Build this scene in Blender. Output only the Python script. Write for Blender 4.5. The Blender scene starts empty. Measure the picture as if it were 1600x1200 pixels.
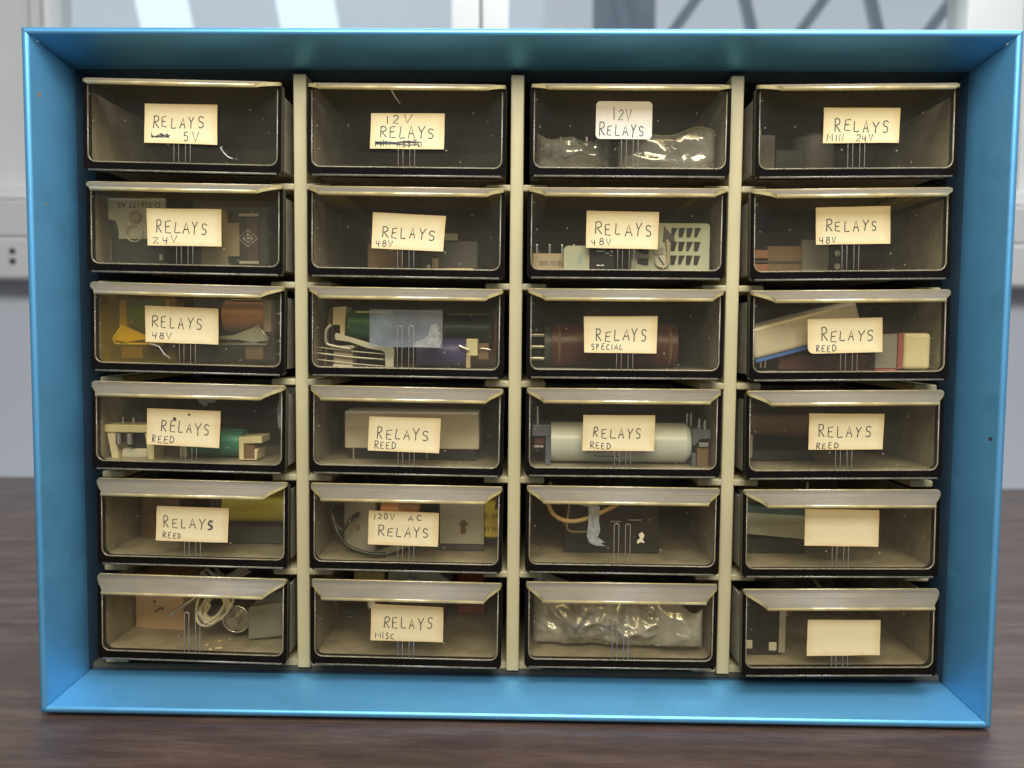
import bpy, bmesh, math, random
from mathutils import Vector, Matrix, noise as mnoise
random.seed(7)
scene = bpy.context.scene
COL = scene.collection
MM = 0.001

# ------------------------------------------------------------------ camera
cam_d = bpy.data.cameras.new('camera'); cam = bpy.data.objects.new('camera', cam_d); COL.objects.link(cam)
yaw, pitch, roll = -0.01586, -0.06178, 0.00902
fwd = Vector((math.sin(yaw)*math.cos(pitch), math.cos(yaw)*math.cos(pitch), math.sin(pitch)))
rgt = Vector((math.cos(yaw), -math.sin(yaw), 0)); up = rgt.cross(fwd)
r2 = rgt*math.cos(roll)+up*math.sin(roll); u2 = up*math.cos(roll)-rgt*math.sin(roll)
M4 = Matrix((r2, u2, -fwd)).transposed().to_4x4(); M4.translation = Vector((0.00528, -0.40779, 0.20273))
cam.matrix_world = M4
cam_d.sensor_width = 36; cam_d.lens = 36*1250.38/1600; cam_d.clip_start = 0.01; cam_d.clip_end = 100
cam_d.dof.use_dof = True; cam_d.dof.focus_distance = 0.425; cam_d.dof.aperture_fstop = 7.0
scene.camera = cam

# ------------------------------------------------------------------ world, lamps, exposure
w = bpy.data.worlds.new('World'); scene.world = w; w.use_nodes = True
bg = w.node_tree.nodes['Background']; bg.inputs[0].default_value = (0.80, 0.88, 1.0, 1); bg.inputs[1].default_value = 0.32
def area(name, loc, target, sx, sy, power, color):
    d = bpy.data.lights.new(name, 'AREA'); d.shape = 'RECTANGLE'; d.size = sx; d.size_y = sy; d.energy = power; d.color = color
    o = bpy.data.objects.new(name, d); COL.objects.link(o); o.location = loc
    o.rotation_euler = (Vector(target)-Vector(loc)).to_track_quat('-Z', 'Y').to_euler()
    return o
area('ceiling_lamp', (0.05, -1.4, 1.18), (0, 0, 0.17), 1.3, 0.5, 23.5, (1.0, 0.97, 0.91))
area('overhead_lamp', (0.12, -0.34, 0.78), (0.0, 0, 0.08), 0.7, 0.25, 6.6, (0.97, 0.98, 1.0))
area('window_light', (0.2, 0.70, 0.95), (0.1, -0.1, 0.0), 1.3, 0.5, 13, (0.86, 0.93, 1.0))
scene.view_settings.view_transform = 'Standard'; scene.view_settings.look = 'None'
scene.view_settings.exposure = 0; scene.view_settings.gamma = 1
scene.render.engine = 'CYCLES'
cy = scene.cycles
cy.use_denoising = True; cy.max_bounces = 14; cy.transparent_max_bounces = 48; cy.diffuse_bounces = 4; cy.glossy_bounces = 4
cy.caustics_reflective = False; cy.caustics_refractive = False; cy.sample_clamp_indirect = 4

# ------------------------------------------------------------------ materials
class NT:
    def __init__(s, name):
        s.m = bpy.data.materials.new(name); s.m.use_nodes = True; s.t = s.m.node_tree; s.n = s.t.nodes
        s.n.clear(); s.out = s.n.new('ShaderNodeOutputMaterial')
    def new(s, typ, **kw):
        n = s.n.new(typ)
        for k, v in kw.items(): setattr(n, k, v)
        return n
    def link(s, a, b): s.t.links.new(a, b)
    def coord(s, scale=(1, 1, 1), kind='Object'):
        c = s.new('ShaderNodeTexCoord'); mp = s.new('ShaderNodeMapping'); mp.inputs['Scale'].default_value = scale
        s.link(c.outputs[kind], mp.inputs[0]); return mp.outputs[0]
    def noise(s, vec, scale, detail=4, rough=.55):
        n = s.new('ShaderNodeTexNoise'); n.inputs['Scale'].default_value = scale; n.inputs['Detail'].default_value = detail; n.inputs['Roughness'].default_value = rough
        s.link(vec, n.inputs['Vector']); return n.outputs['Fac']
    def ramp(s, fac, stops):
        r = s.new('ShaderNodeValToRGB'); e = r.color_ramp.elements
        while len(e) < len(stops): e.new(0.5)
        for k, (p, c) in enumerate(stops):
            e[k].position = p; e[k].color = (c, c, c, 1) if not hasattr(c, '__len__') else (*c, 1)
        s.link(fac, r.inputs[0]); return r.outputs[0]
    def math(s, op, a, b=None):
        n = s.new('ShaderNodeMath', operation=op)
        for i, v in enumerate((a, b)):
            if v is None: continue
            if isinstance(v, (int, float)): n.inputs[i].default_value = v
            else: s.link(v, n.inputs[i])
        return n.outputs[0]
    def mixc(s, fac, a, b):
        n = s.new('ShaderNodeMix', data_type='RGBA')
        for sock, v in ((n.inputs[0], fac), (n.inputs[6], a), (n.inputs[7], b)):
            if isinstance(v, (int, float)): sock.default_value = v
            elif isinstance(v, tuple): sock.default_value = (*v, 1)
            else: s.link(v, sock)
        return n.outputs[2]
    def done(s, shader, bump=None):
        s.link(shader, s.out.inputs[0]); return s.m

def opaque(name, col, rough=.5, metal=0., var=.18, scale=60, spec=.5, stretch=(1, 1, 1), bump=0., coat=0., kind='Object'):
    t = NT(name); v = t.coord(stretch, kind)
    n = t.noise(v, scale, 5)
    a = tuple(c*(1-var) for c in col); b = tuple(min(1, c*(1+var)) for c in col)
    c = t.mixc(n, a, b)
    p = t.new('ShaderNodeBsdfPrincipled'); t.link(c, p.inputs['Base Color'])
    p.inputs['Metallic'].default_value = metal; p.inputs['Specular IOR Level'].default_value = spec; p.inputs['Coat Weight'].default_value = coat
    r = t.ramp(n, [(0.2, max(0, rough-.08)), (0.8, min(1, rough+.08))]); t.link(r, p.inputs['Roughness'])
    if bump:
        b_ = t.new('ShaderNodeBump'); b_.inputs['Strength'].default_value = bump; b_.inputs['Distance'].default_value = .0006
        t.link(t.noise(v, scale*3, 6), b_.inputs['Height']); t.link(b_.outputs[0], p.inputs['Normal'])
    return t.done(p.outputs[0])

def clear(name, tint, haze, haze_col, rough=.12, spec=.05, speck=0.0, trans=.5, hscale=40, stretch=(1, 1, 1), graze=.55, con=.45):
    """thin see-through plastic: tinted transparency, a dusty haze and a fresnel gloss"""
    t = NT(name); v = t.coord(stretch)
    tr = t.new('ShaderNodeBsdfTransparent'); tr.inputs[0].default_value = (*tint, 1)
    df = t.new('ShaderNodeBsdfDiffuse'); df.inputs[0].default_value = (*haze_col, 1)
    tl = t.new('ShaderNodeBsdfTranslucent'); tl.inputs[0].default_value = (*haze_col, 1)
    hz = t.new('ShaderNodeMixShader'); hz.inputs[0].default_value = trans
    t.link(df.outputs[0], hz.inputs[1]); t.link(tl.outputs[0], hz.inputs[2])
    fac = t.ramp(t.noise(v, hscale, 6, .6), [(0.3, haze*(1-con)), (0.7, min(1, haze*(1+con)))])
    if speck:
        vo = t.new('ShaderNodeTexVoronoi'); vo.inputs['Scale'].default_value = 330; t.link(v, vo.inputs['Vector'])
        pick = t.new('ShaderNodeTexWhiteNoise'); t.link(vo.outputs['Position'], pick.inputs['Vector'])
        on = t.math('MULTIPLY', t.math('GREATER_THAN', pick.outputs['Value'], .93), t.math('LESS_THAN', vo.outputs['Distance'], .16))
        fac = t.math('ADD', fac, t.math('MULTIPLY', on, speck))
    mx = t.new('ShaderNodeMixShader'); t.link(fac, mx.inputs[0]); t.link(tr.outputs[0], mx.inputs[1]); t.link(hz.outputs[0], mx.inputs[2])
    gl = t.new('ShaderNodeBsdfGlossy'); gl.inputs['Roughness'].default_value = rough
    lw = t.new('ShaderNodeLayerWeight'); lw.inputs['Blend'].default_value = .5
    f = t.math('ADD', t.math('MULTIPLY', t.math('POWER', lw.outputs['Facing'], 4.0), graze), spec)
    m2 = t.new('ShaderNodeMixShader'); t.link(f, m2.inputs[0]); t.link(mx.outputs[0], m2.inputs[1]); t.link(gl.outputs[0], m2.inputs[2])
    return t.done(m2.outputs[0])

def blue_metal():
    t = NT('blue_anodised_metal'); v = t.coord((6, 6, 6))
    n = t.noise(t.coord((1.0, 1.0, 1.0)), 9, 4)
    c = t.mixc(n, (.13, .43, .72), (.17, .50, .81))
    brushed = t.noise(t.coord((3, 60, 600)), 6, 3)
    c = t.mixc(t.math('MULTIPLY', brushed, .25), c, (.09, .33, .56))
    worn = t.ramp(t.noise(t.coord((1, 1, 1)), 22, 7, .7), [(.54, 0), (.72, .6)])
    c = t.mixc(worn, c, (.09, .32, .52))
    vo = t.new('ShaderNodeTexVoronoi'); vo.inputs['Scale'].default_value = 45; t.link(t.coord(), vo.inputs['Vector'])
    pk = t.new('ShaderNodeTexWhiteNoise'); t.link(vo.outputs['Position'], pk.inputs['Vector'])
    chip = t.math('MULTIPLY', t.math('GREATER_THAN', pk.outputs['Value'], .90), t.math('LESS_THAN', vo.outputs['Distance'], .05))
    c = t.mixc(chip, c, (.10, .09, .08))
    p = t.new('ShaderNodeBsdfPrincipled'); t.link(c, p.inputs['Base Color']); p.inputs['Metallic'].default_value = .65
    t.link(t.ramp(brushed, [(.2, .34), (.8, .46)]), p.inputs['Roughness'])
    b = t.new('ShaderNodeBump'); b.inputs['Strength'].default_value = .12; b.inputs['Distance'].default_value = .0003
    t.link(t.noise(t.coord(), 700, 3), b.inputs['Height']); t.link(b.outputs[0], p.inputs['Normal'])
    return t.done(p.outputs[0])

def walnut():
    t = NT('walnut_laminate')
    v = t.coord((1.1, 9, 9)); w_ = t.noise(v, 7, 9, .68)
    fine = t.noise(t.coord((6, 130, 130)), 9, 7, .75)
    f = t.math('ADD', t.math('MULTIPLY', w_, .55), t.math('MULTIPLY', fine, .45))
    c = t.ramp(f, [(.34, (.030, .017, .014)), (.5, (.078, .049, .039)), (.66, (.160, .110, .088))])
    p = t.new('ShaderNodeBsdfPrincipled'); t.link(c, p.inputs['Base Color'])
    sc = t.noise(t.coord((60, 3, 3)), 3, 8, .7)
    t.link(t.ramp(sc, [(.3, .30), (.7, .42)]), p.inputs['Roughness'])
    b = t.new('ShaderNodeBump'); b.inputs['Strength'].default_value = .10; b.inputs['Distance'].default_value = .0005
    t.link(fine, b.inputs['Height']); t.link(b.outputs[0], p.inputs['Normal'])
    return t.done(p.outputs[0])

def paper(name, col, edge, spots=0):
    t = NT(name); v = t.coord()
    n = t.noise(v, 130, 6, .65); big = t.noise(v, 45, 3)
    c = t.mixc(n, tuple(x*.93 for x in col), tuple(min(1, x*1.05) for x in col))
    g = t.new('ShaderNodeTexCoord'); sp = t.new('ShaderNodeSeparateXYZ'); t.link(g.outputs['Generated'], sp.inputs[0])
    ex = t.math('ABSOLUTE', t.math('SUBTRACT', sp.outputs[0], .5)); ez = t.math('ABSOLUTE', t.math('SUBTRACT', sp.outputs[2], .5))
    e = t.math('MAXIMUM', ex, ez); e = t.math('ADD', e, t.math('MULTIPLY', t.math('SUBTRACT', big, .5), .22))
    c = t.mixc(t.ramp(e, [(.38, 0), (.55, .85)]), c, edge)
    p = t.new('ShaderNodeBsdfPrincipled'); t.link(c, p.inputs['Base Color']); p.inputs['Roughness'].default_value = .75; p.inputs['Specular IOR Level'].default_value = .25
    b = t.new('ShaderNodeBump'); b.inputs['Strength'].default_value = .15; b.inputs['Distance'].default_value = .0003
    t.link(n, b.inputs['Height']); t.link(b.outputs[0], p.inputs['Normal'])
    return t.done(p.outputs[0])

def emit(name, col, s):
    t = NT(name); e = t.new('ShaderNodeEmission'); n = t.noise(t.coord(), 2.5, 3)
    t.link(t.mixc(n, tuple(x*.92 for x in col), col), e.inputs[0]); e.inputs[1].default_value = s
    return t.done(e.outputs[0])

def coilmat(name, col, metal=.3, rough=.35):
    t = NT(name); wv = t.new('ShaderNodeTexWave', wave_type='BANDS', bands_direction='X'); wv.inputs['Scale'].default_value = 420; wv.inputs['Distortion'].default_value = .4
    t.link(t.coord(), wv.inputs['Vector'])
    n = t.noise(t.coord(), 55, 4)
    c = t.mixc(wv.outputs['Fac'], tuple(x*.7 for x in col), col); c = t.mixc(t.math('MULTIPLY', n, .4), c, tuple(x*.6 for x in col))
    p = t.new('ShaderNodeBsdfPrincipled'); t.link(c, p.inputs['Base Color']); p.inputs['Metallic'].default_value = metal; p.inputs['Roughness'].default_value = rough
    b = t.new('ShaderNodeBump'); b.inputs['Strength'].default_value = .3; b.inputs['Distance'].default_value = .0003
    t.link(wv.outputs['Fac'], b.inputs['Height']); t.link(b.outputs[0], p.inputs['Normal'])
    return t.done(p.outputs[0])

M = {}
M['blue'] = blue_metal()
M['walnut'] = walnut()
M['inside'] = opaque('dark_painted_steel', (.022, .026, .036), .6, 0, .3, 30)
M['cream'] = opaque('aged_cream_plastic', (.55, .485, .27), .42, 0, .20, 11, .4, bump=.05)
M['olive'] = opaque('dusty_dark_base', (.085, .085, .065), .7, 0, .5, 30)
M['front'] = clear('clear_aged_plastic', (.975, .95, .86), .027, (.62, .55, .41), .12, .018, .42, .3, 25)
M['tray'] = clear('dusty_tray_plastic', (.62, .56, .44), .78, (.52, .47, .37), .35, .02, .3, .15, 55)
M['lip'] = clear('frosted_lip_plastic', (.82, .75, .60), .30, (.70, .63, .49), .42, .03, .40, .3, 70, (.35, 1, 1), .14, .2)
M['edge'] = clear('yellowed_lit_edge', (.97, .85, .42), .72, (.98, .82, .36), .10, .16, 0, .35, 90)  # light piped to the plastic's edges, painted as a bright yellow
M['bead'] = clear('lit_edge_plastic', (.90, .85, .70), .36, (.70, .63, .46), .16, .06, 0, .35, 90)
M['rim'] = clear('shade_toned_rim', (.05, .04, .036), .12, (.055, .045, .038), .18, .014, 0, .2)
M['rib'] = clear('raised_rib_plastic', (.90, .87, .80), .80, (.74, .70, .62), .12, .14, 0, .3, 90)
M['paper'] = paper('aged_paper', (.83, .71, .42), (.72, .52, .23))
M['white_paper'] = paper('white_paper', (.80, .75, .62), (.74, .68, .54))
M['ink'] = opaque('pen_ink', (.060, .060, .070), .6, 0, .3, 200)
M['print'] = opaque('black_print', (.030, .030, .032), .6)
M['cyan_print'] = opaque('cyan_print', (.20, .40, .50), .6)
M['black'] = opaque('black_bakelite', (.016, .016, .019), .32, 0, .3)
M['darkgrey'] = opaque('dark_grey_plastic', (.055, .058, .065), .45)
M['grey'] = opaque('grey_plastic', (.25, .25, .23), .5)
M['palegreen'] = opaque('pale_green_grey_plastic', (.42, .45, .36), .5)
M['beige'] = opaque('beige_fibre', (.40, .34, .25), .6)
M['creamrelay'] = opaque('cream_nylon', (.72, .66, .44), .45)
M['steel'] = opaque('dull_steel', (.52, .50, .46), .32, .85, .2, 80, bump=.1)
M['zinc'] = opaque('zinc_plate', (.55, .54, .48), .42, .6, .22, 60, bump=.12)
M['chrome'] = opaque('bright_tin', (.80, .80, .80), .18, 1, .1)
M['can'] = opaque('satin_grey_can', (.70, .66, .56), .40, .2, .08, 40)
M['copper'] = coilmat('copper_winding', (.95, .47, .27), .2)
M['green_coil'] = coilmat('green_winding', (.03, .20, .11), .2)
M['teal_coil'] = coilmat('teal_winding', (.09, .40, .33), .3)
M['blue_coil'] = coilmat('blue_winding', (.09, .085, .28), .1)
M['darkgreen_coil'] = coilmat('dark_green_winding', (.045, .075, .045), .1)
M['maroon'] = opaque('maroon_bakelite', (.085, .028, .028), .4, 0, .3, 40)
M['brown'] = opaque('brown_card', (.17, .105, .055), .6, 0, .25, 50)
M['kraft'] = opaque('pinkish_cardboard', (.60, .42, .27), .8, 0, .12, 120)
M['yellow'] = opaque('yellow_tape', (.86, .78, .12), .35, 0, .1, 40)
M['yellow_label'] = opaque('yellow_sticker', (.80, .62, .06), .5)
M['paleyellow'] = opaque('pale_yellow_tape', (.70, .60, .25), .5)
M['white_wire'] = opaque('white_wire_sleeve', (.80, .78, .66), .5)
M['tan_wire'] = opaque('tan_wire_sleeve', (.60, .44, .22), .5)
M['black_wire'] = opaque('black_wire_sleeve', (.014, .016, .022), .35)
M['white'] = opaque('white_plastic', (.66, .74, .78), .3, 0, .06, 30)
M['bluegrey'] = opaque('blue_grey_plastic', (.10, .12, .17), .4)
M['blue_card'] = opaque('blue_card_edge', (.06, .16, .55), .5)
M['red'] = opaque('faded_red_plastic', (.33, .10, .085), .45)
M['ceramic'] = opaque('off_white_ceramic', (.62, .61, .54), .35)
M['rust'] = opaque('rust_orange', (.30, .085, .03), .6)
M['yellow_case'] = clear('yellow_clear_case', (.97, .80, .05), .10, (.95, .76, .03), .08, .05, 0, .3)
M['clear_case'] = clear('clear_relay_case', (.90, .90, .86), .05, (.55, .55, .48), .08, .05, .2, .3)
M['bag'] = clear('polythene_bag', (.97, .97, .97), .30, (.95, .97, 1.0), .12, .22, 0, .45, 45)
M['bag_white'] = clear('milky_polythene_bag', (.97, .96, .93), .62, (.95, .97, 1.0), .11, .24, 0, .3, 40)
M['tape'] = clear('old_clear_tape', (.82, .84, .84), .22, (.62, .66, .68), .3, .04, 0, .3, 60)
M['dull_copper'] = opaque('dull_copper', (.26, .11, .06), .6)
M['midgrey'] = opaque('mid_grey_plastic', (.14, .13, .115), .5)
M['chip'] = opaque('bare_chip', (.20, .165, .14), .8)
M['dust'] = clear('dusty_scratch', (.8, .8, .8), .5, (.45, .42, .42), .5, .01, 0, 0., 200)
M['rail_shade'] = opaque('painted_rail_shade', (.040, .085, .135), .55, 0, .3, 20)  # shade on the frame's recessed inner band, put into the colour
M['dark_teal'] = opaque('dark_teal_board', (.05, .12, .11), .5)
M['residue'] = clear('paper_residue', (.8, .8, .78), .80, (.42, .42, .37), .5, .01, 0, .1, 420)
M['fleck'] = opaque('buff_fleck', (.70, .58, .36), .8)
M['stain'] = opaque('brown_stain', (.09, .035, .012), .8)
M['wall'] = opaque('painted_wall', (.55, .575, .62), .7, 0, .05, 3)
M['frame_paint'] = opaque('window_frame_paint', (.66, .66, .63), .5, 0, .05, 6)
M['trunking'] = opaque('grey_trunking', (.58, .57, .55), .5, 0, .06, 5)
M['truss'] = opaque('painted_truss_steel', (.50, .55, .61), .6)
M['sky'] = emit('overcast_sky', (.70, .79, .88), .82)
M['skylight'] = emit('bright_skylight', (.82, .95, 1.0), 1.25)
M['hall'] = emit('hall_daylight', (.58, .63, .69), .88)
M['glass'] = clear('window_glass', (.95, .97, .98), .02, (.7, .75, .8), .03, .03, 0)

# ------------------------------------------------------------------ geometry helpers (millimetres)
class MB:
    def __init__(s): s.bm = bmesh.new()
    def face(s, co, mi=0):
        try: f = s.bm.faces.new([s.bm.verts.new(c) for c in co]); f.material_index = mi; return f
        except ValueError: return None
    def box(s, x0, x1, y0, y1, z0, z1, mi=0, bev=0., rot=None):
        r = bmesh.ops.create_cube(s.bm, size=1)
        vs = r['verts']
        c = Vector(((x0+x1)/2, (y0+y1)/2, (z0+z1)/2))
        for v in vs: v.co = Vector((v.co.x*abs(x1-x0), v.co.y*abs(y1-y0), v.co.z*abs(z1-z0)))
        fs = set(f for v in vs for f in v.link_faces)
        for f in fs: f.material_index = mi
        if bev:
            es = list(set(e for v in vs for e in v.link_edges))
            n = bmesh.ops.bevel(s.bm, geom=es, offset=bev, segments=3, affect='EDGES', profile=.5)
            vs = list(set(v for f in n['faces'] for v in f.verts) | set(v for v in vs if v.is_valid))
            for f in n['faces']: f.material_index = mi
        mt = Matrix.Rotation(rot[1], 3, rot[0]) if rot else Matrix.Identity(3)
        for v in vs: v.co = mt @ v.co + c
        return s
    def cyl(s, p0, p1, r0, r1=None, seg=28, mi=0, cap=True):
        r1 = r0 if r1 is None else r1
        p0, p1 = Vector(p0), Vector(p1); d = (p1-p0).normalized()
        a = d.orthogonal().normalized(); b = d.cross(a)
        A, B = [], []
        for k in range(seg):
            t = 2*math.pi*k/seg; o = a*math.cos(t)+b*math.sin(t)
            A.append(s.bm.verts.new(p0+o*r0)); B.append(s.bm.verts.new(p1+o*r1))
        for k in range(seg):
            f = s.bm.faces.new((A[k], A[(k+1) % seg], B[(k+1) % seg], B[k])); f.material_index = mi; f.smooth = True
        if cap:
            for ring in (A[::-1], B):
                f = s.bm.faces.new([s.bm.verts.new(v.co) for v in ring]); f.material_index = mi
        return s
    def tube(s, pts, r, seg=8, mi=0, closed=False, flat=1.0):
        pts = [Vector(p) for p in pts]; n = len(pts); rings = []; nrm = None
        for i, p in enumerate(pts):
            a = pts[i-1] if (i > 0 or closed) else pts[i]; b = pts[(i+1) % n] if (i < n-1 or closed) else pts[i]
            d = (b-a)
            d = d.normalized() if d.length > 1e-9 else Vector((1, 0, 0))
            if nrm is None: nrm = d.orthogonal().normalized()
            nrm = (nrm-d*nrm.dot(d)); nrm = nrm.normalized() if nrm.length > 1e-6 else d.orthogonal().normalized()
            bn = d.cross(nrm)
            ring = []
            for k in range(seg):
                t = 2*math.pi*k/seg; o = (nrm*math.cos(t)+bn*math.sin(t))*r
                if flat != 1.0: o.y *= flat
                ring.append(s.bm.verts.new(p+o))
            rings.append(ring)
        for i in range(n if closed else n-1):
            A, B = rings[i], rings[(i+1) % n]
            for k in range(seg):
                f = s.bm.faces.new((A[k], A[(k+1) % seg], B[(k+1) % seg], B[k])); f.smooth = True; f.material_index = mi
        if not closed:
            for ring in (rings[0][::-1], rings[-1]):
                f = s.bm.faces.new(ring); f.material_index = mi
        return s
    def prism(s, poly, y0, y1, mi=0, mside=None, hole=None):
        """polygon in x,z pushed from y0 (front) to y1"""
        mside = mi if mside is None else mside
        def bridge(P, flip):
            n = len(P)
            for k in range(n):
                a, b = P[k], P[(k+1) % n]
                q = [(a[0], y0, a[1]), (b[0], y0, b[1]), (b[0], y1, b[1]), (a[0], y1, a[1])]
                s.face(q[::-1] if not flip else q, mside)
        bridge(poly, False)
        if hole is None:
            s.face([(a, y0, b) for a, b in poly], mi); s.face([(a, y1, b) for a, b in poly][::-1], mi)
        else:
            bridge(hole, True)
            n = len(poly)
            for k in range(n):
                a, b, c, d = poly[k], poly[(k+1) % n], hole[(k+1) % n], hole[k]
                s.face([(a[0], y0, a[1]), (b[0], y0, b[1]), (c[0], y0, c[1]), (d[0], y0, d[1])], mi)
                s.face([(a[0], y1, a[1]), (b[0], y1, b[1]), (c[0], y1, c[1]), (d[0], y1, d[1])][::-1], mi)
        return s
    def hexa(s, P, mi=0):
        """8 corner points: front quad 0-3, back quad 4-7"""
        for q in ((0, 1, 2, 3), (7, 6, 5, 4), (0, 4, 5, 1), (1, 5, 6, 2), (2, 6, 7, 3), (3, 7, 4, 0)): s.face([P[i] for i in q], mi)
        return s
    def xform(s, mt):
        bmesh.ops.transform(s.bm, matrix=mt, verts=s.bm.verts); return s
    def mesh(s, name, mats, weld=False):
        if weld: bmesh.ops.remove_doubles(s.bm, verts=s.bm.verts, dist=.0005)
        bmesh.ops.recalc_face_normals(s.bm, faces=s.bm.faces)
        for v in s.bm.verts: v.co *= MM
        me = bpy.data.meshes.new(name); s.bm.to_mesh(me); s.bm.free()
        for m in (mats if isinstance(mats, (list, tuple)) else [mats]): me.materials.append(M[m])
        return me
    def build(s, name, mats, parent=None, bevel=0., weld=False, label=None):
        o = bpy.data.objects.new(name, s.mesh(name, mats, weld or bevel > 0)); COL.objects.link(o)
        if parent is not None: o.parent = parent
        if bevel:
            b = o.modifiers.new('bevel', 'BEVEL'); b.width = bevel*MM; b.segments = 2; b.limit_method = 'ANGLE'; b.angle_limit = math.radians(40)
        if label: o['label'] = label
        return o

def rrect(x0, x1, z0, z1, r, n=5):
    """rounded rectangle, r = radius or 4 radii (bottom left, bottom right, top right, top left)"""
    rs = r if hasattr(r, '__len__') else (r,)*4
    P = []
    for (cx, cz, a0, q) in ((x0, z0, 180, rs[0]), (x1, z0, 270, rs[1]), (x1, z1, 0, rs[2]), (x0, z1, 90, rs[3])):
        sx = 1 if cx == x0 else -1; sz = 1 if cz == z0 else -1
        for k in range(n):
            t = math.radians(a0+90*k/(n-1)); P.append((cx+sx*q+q*math.cos(t), cz+sz*q+q*math.sin(t)))
    return P

def tag(o, label, cat, group=None, kind=None):
    o['label'] = label; o['category'] = cat
    if group: o['group'] = group
    if kind: o['kind'] = kind
    return o
def struct(o): o['kind'] = 'structure'; return o
def empty(name, loc_mm, label, cat, group=None, rz=0.):
    o = bpy.data.objects.new(name, None); COL.objects.link(o); o.location = Vector(loc_mm)*MM; o.rotation_euler = (0, 0, rz)
    o.empty_display_size = .01
    return tag(o, label, cat, group)
def text_mesh(name, txt, size, mat, parent, loc, rot=(math.pi/2, 0, 0), sx=1.0):
    c = bpy.data.curves.new(name, 'FONT'); c.body = txt; c.size = size*MM; c.align_x = 'CENTER'; c.align_y = 'CENTER'; c.extrude = .00004
    t = bpy.data.objects.new(name+'_curve', c); COL.objects.link(t)
    dg = bpy.context.evaluated_depsgraph_get(); me = bpy.data.meshes.new_from_object(t.evaluated_get(dg)); me.name = name
    bpy.data.objects.remove(t); bpy.data.curves.remove(c)
    me.materials.clear(); me.materials.append(M[mat])
    o = bpy.data.objects.new(name, me); COL.objects.link(o); o.parent = parent; o.location = Vector(loc)*MM; o.rotation_euler = rot; o.scale = (sx, 1, 1)
    return o

# ------------------------------------------------------------------ the place behind
W, H = 500.0, 355.2
tb = MB(); tb.box(-1400, 1400, -700, 690, -34, -1.6, bev=4)
tbo = tb.build('table', 'walnut')
tag(tbo, 'dark walnut laminate table top that the blue cabinet stands on', 'table')
wl = MB(); wl.box(-2500, 2500, 860, 960, -800, 330); wl.box(-2500, -1250, 860, 960, 330, 1600); wl.box(1250, 2500, 860, 960, 330, 1600); wl.box(-1250, 1250, 860, 960, 1250, 1600)
struct(wl.build('wall_back', 'wall'))
tr_ = empty('cable_trunking', (0, 860, 280), 'grey horizontal trunking box fixed on the wall below the window', 'trunking')
b = MB(); b.box(-1700, 1700, -70, -1, 0, 62, bev=5); b.box(-1700, 1700, -66, -1, 63, 118, bev=4); b.build('cover', 'trunking', tr_)
b = MB()
for z in (26, 41): b.cyl((-764, -73, z), (-764, -70, z), 4.2, seg=14)
b.build('screw', 'darkgrey', tr_)
wn = empty('window', (0, 860, 405), 'wide window with pale frame and thick middle post behind the cabinet', 'window')
b = MB(); b.box(-1250, 1250, -30, 40, 0, 22, bev=3); b.build('sill', 'frame_paint', wn)
b = MB()
b.box(-1250, -775, 0, 70, 23, 840, bev=4); b.box(-770, -752, -6, 60, 23, 840, bev=3); b.box(-748, -738, -10, 60, 23, 840, bev=3)
b.box(675, 760, -6, 60, 23, 840, bev=3); b.box(765, 1250, 0, 70, 23, 840, bev=4)
b.build('frame', 'frame_paint', wn)
b = MB(); b.box(-113, -70, -10, 60, 23, 840, bev=3); b.box(-66, -26, -6, 60, 23, 840, bev=3); b.build('mullion', 'frame_paint', wn)
for (x0, x1) in ((-737, -114), (-25, 674)):
    b = MB(); b.box(x0, x1, 28, 32, 24, 838); b.build('pane', 'glass', wn)
sk = MB(); sk.box(-6000, 6000, 5200, 5220, -1500, 6000); struct(sk.build('sky', 'sky'))
hall = MB(); hall.box(100, 5500, 4600, 4620, -1500, 5200); struct(hall.build('hall_backdrop', 'hall'))
for k, (xa, xb, za, zb, wdt) in enumerate(((-2300, -1450, 3600, 900, 210), (-1650, -850, 3600, 900, 240))):
    b = MB(); n = 10; P = []
    for i in range(n+1):
        t = i/n; x = xa+(xb-xa)*(1-(1-t)**1.7); z = za+(zb-za)*t; P.append((x, z))
    poly = [(x-wdt/2, z) for x, z in P]+[(x+wdt/2, z) for x, z in P[::-1]]
    for i in range(n):
        b.hexa([(P[i][0]-wdt/2, 3000, P[i][1]), (P[i][0]+wdt/2, 3000, P[i][1]), (P[i+1][0]+wdt/2, 3000, P[i+1][1]), (P[i+1][0]-wdt/2, 3000, P[i+1][1]),
                (P[i][0]-wdt/2, 3040, P[i][1]), (P[i][0]+wdt/2, 3040, P[i][1]), (P[i+1][0]+wdt/2, 3040, P[i+1][1]), (P[i+1][0]-wdt/2, 3040, P[i+1][1])])
    tag(b.build('skylight_strip', 'skylight'), ('curved bright skylight strip outside left window pane, nearer the window frame', 'curved bright skylight strip outside left window pane, nearer the middle post')[k], 'skylight', 'skylight strips outside the window')
b = MB()
zt, zb_ = 1760, 1500
b.box(250, 4200, 3600, 3660, zb_-35, zb_+35); b.box(250, 4200, 3600, 3660, zt+250, zt+320)
for x in range(300, 4200, 620):
    b.box(-24, 24, -24, 24, -380, 380, rot=('Y', .62)); vs = list(b.bm.verts)[-8:]
    for v in vs: v.co += Vector((x+420, 3630, zb_+200))
    b.box(-24, 24, -24, 24, -380, 380, rot=('Y', -.25)); vs = list(b.bm.verts)[-8:]
    for v in vs: v.co += Vector((x+200, 3690, zb_+200))
b.box(330, 640, 3700, 3760, 800, 3200)
tag(b.build('roof_truss', 'truss'), 'blurred dark steel roof truss seen through the right window pane', 'roof truss')

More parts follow.
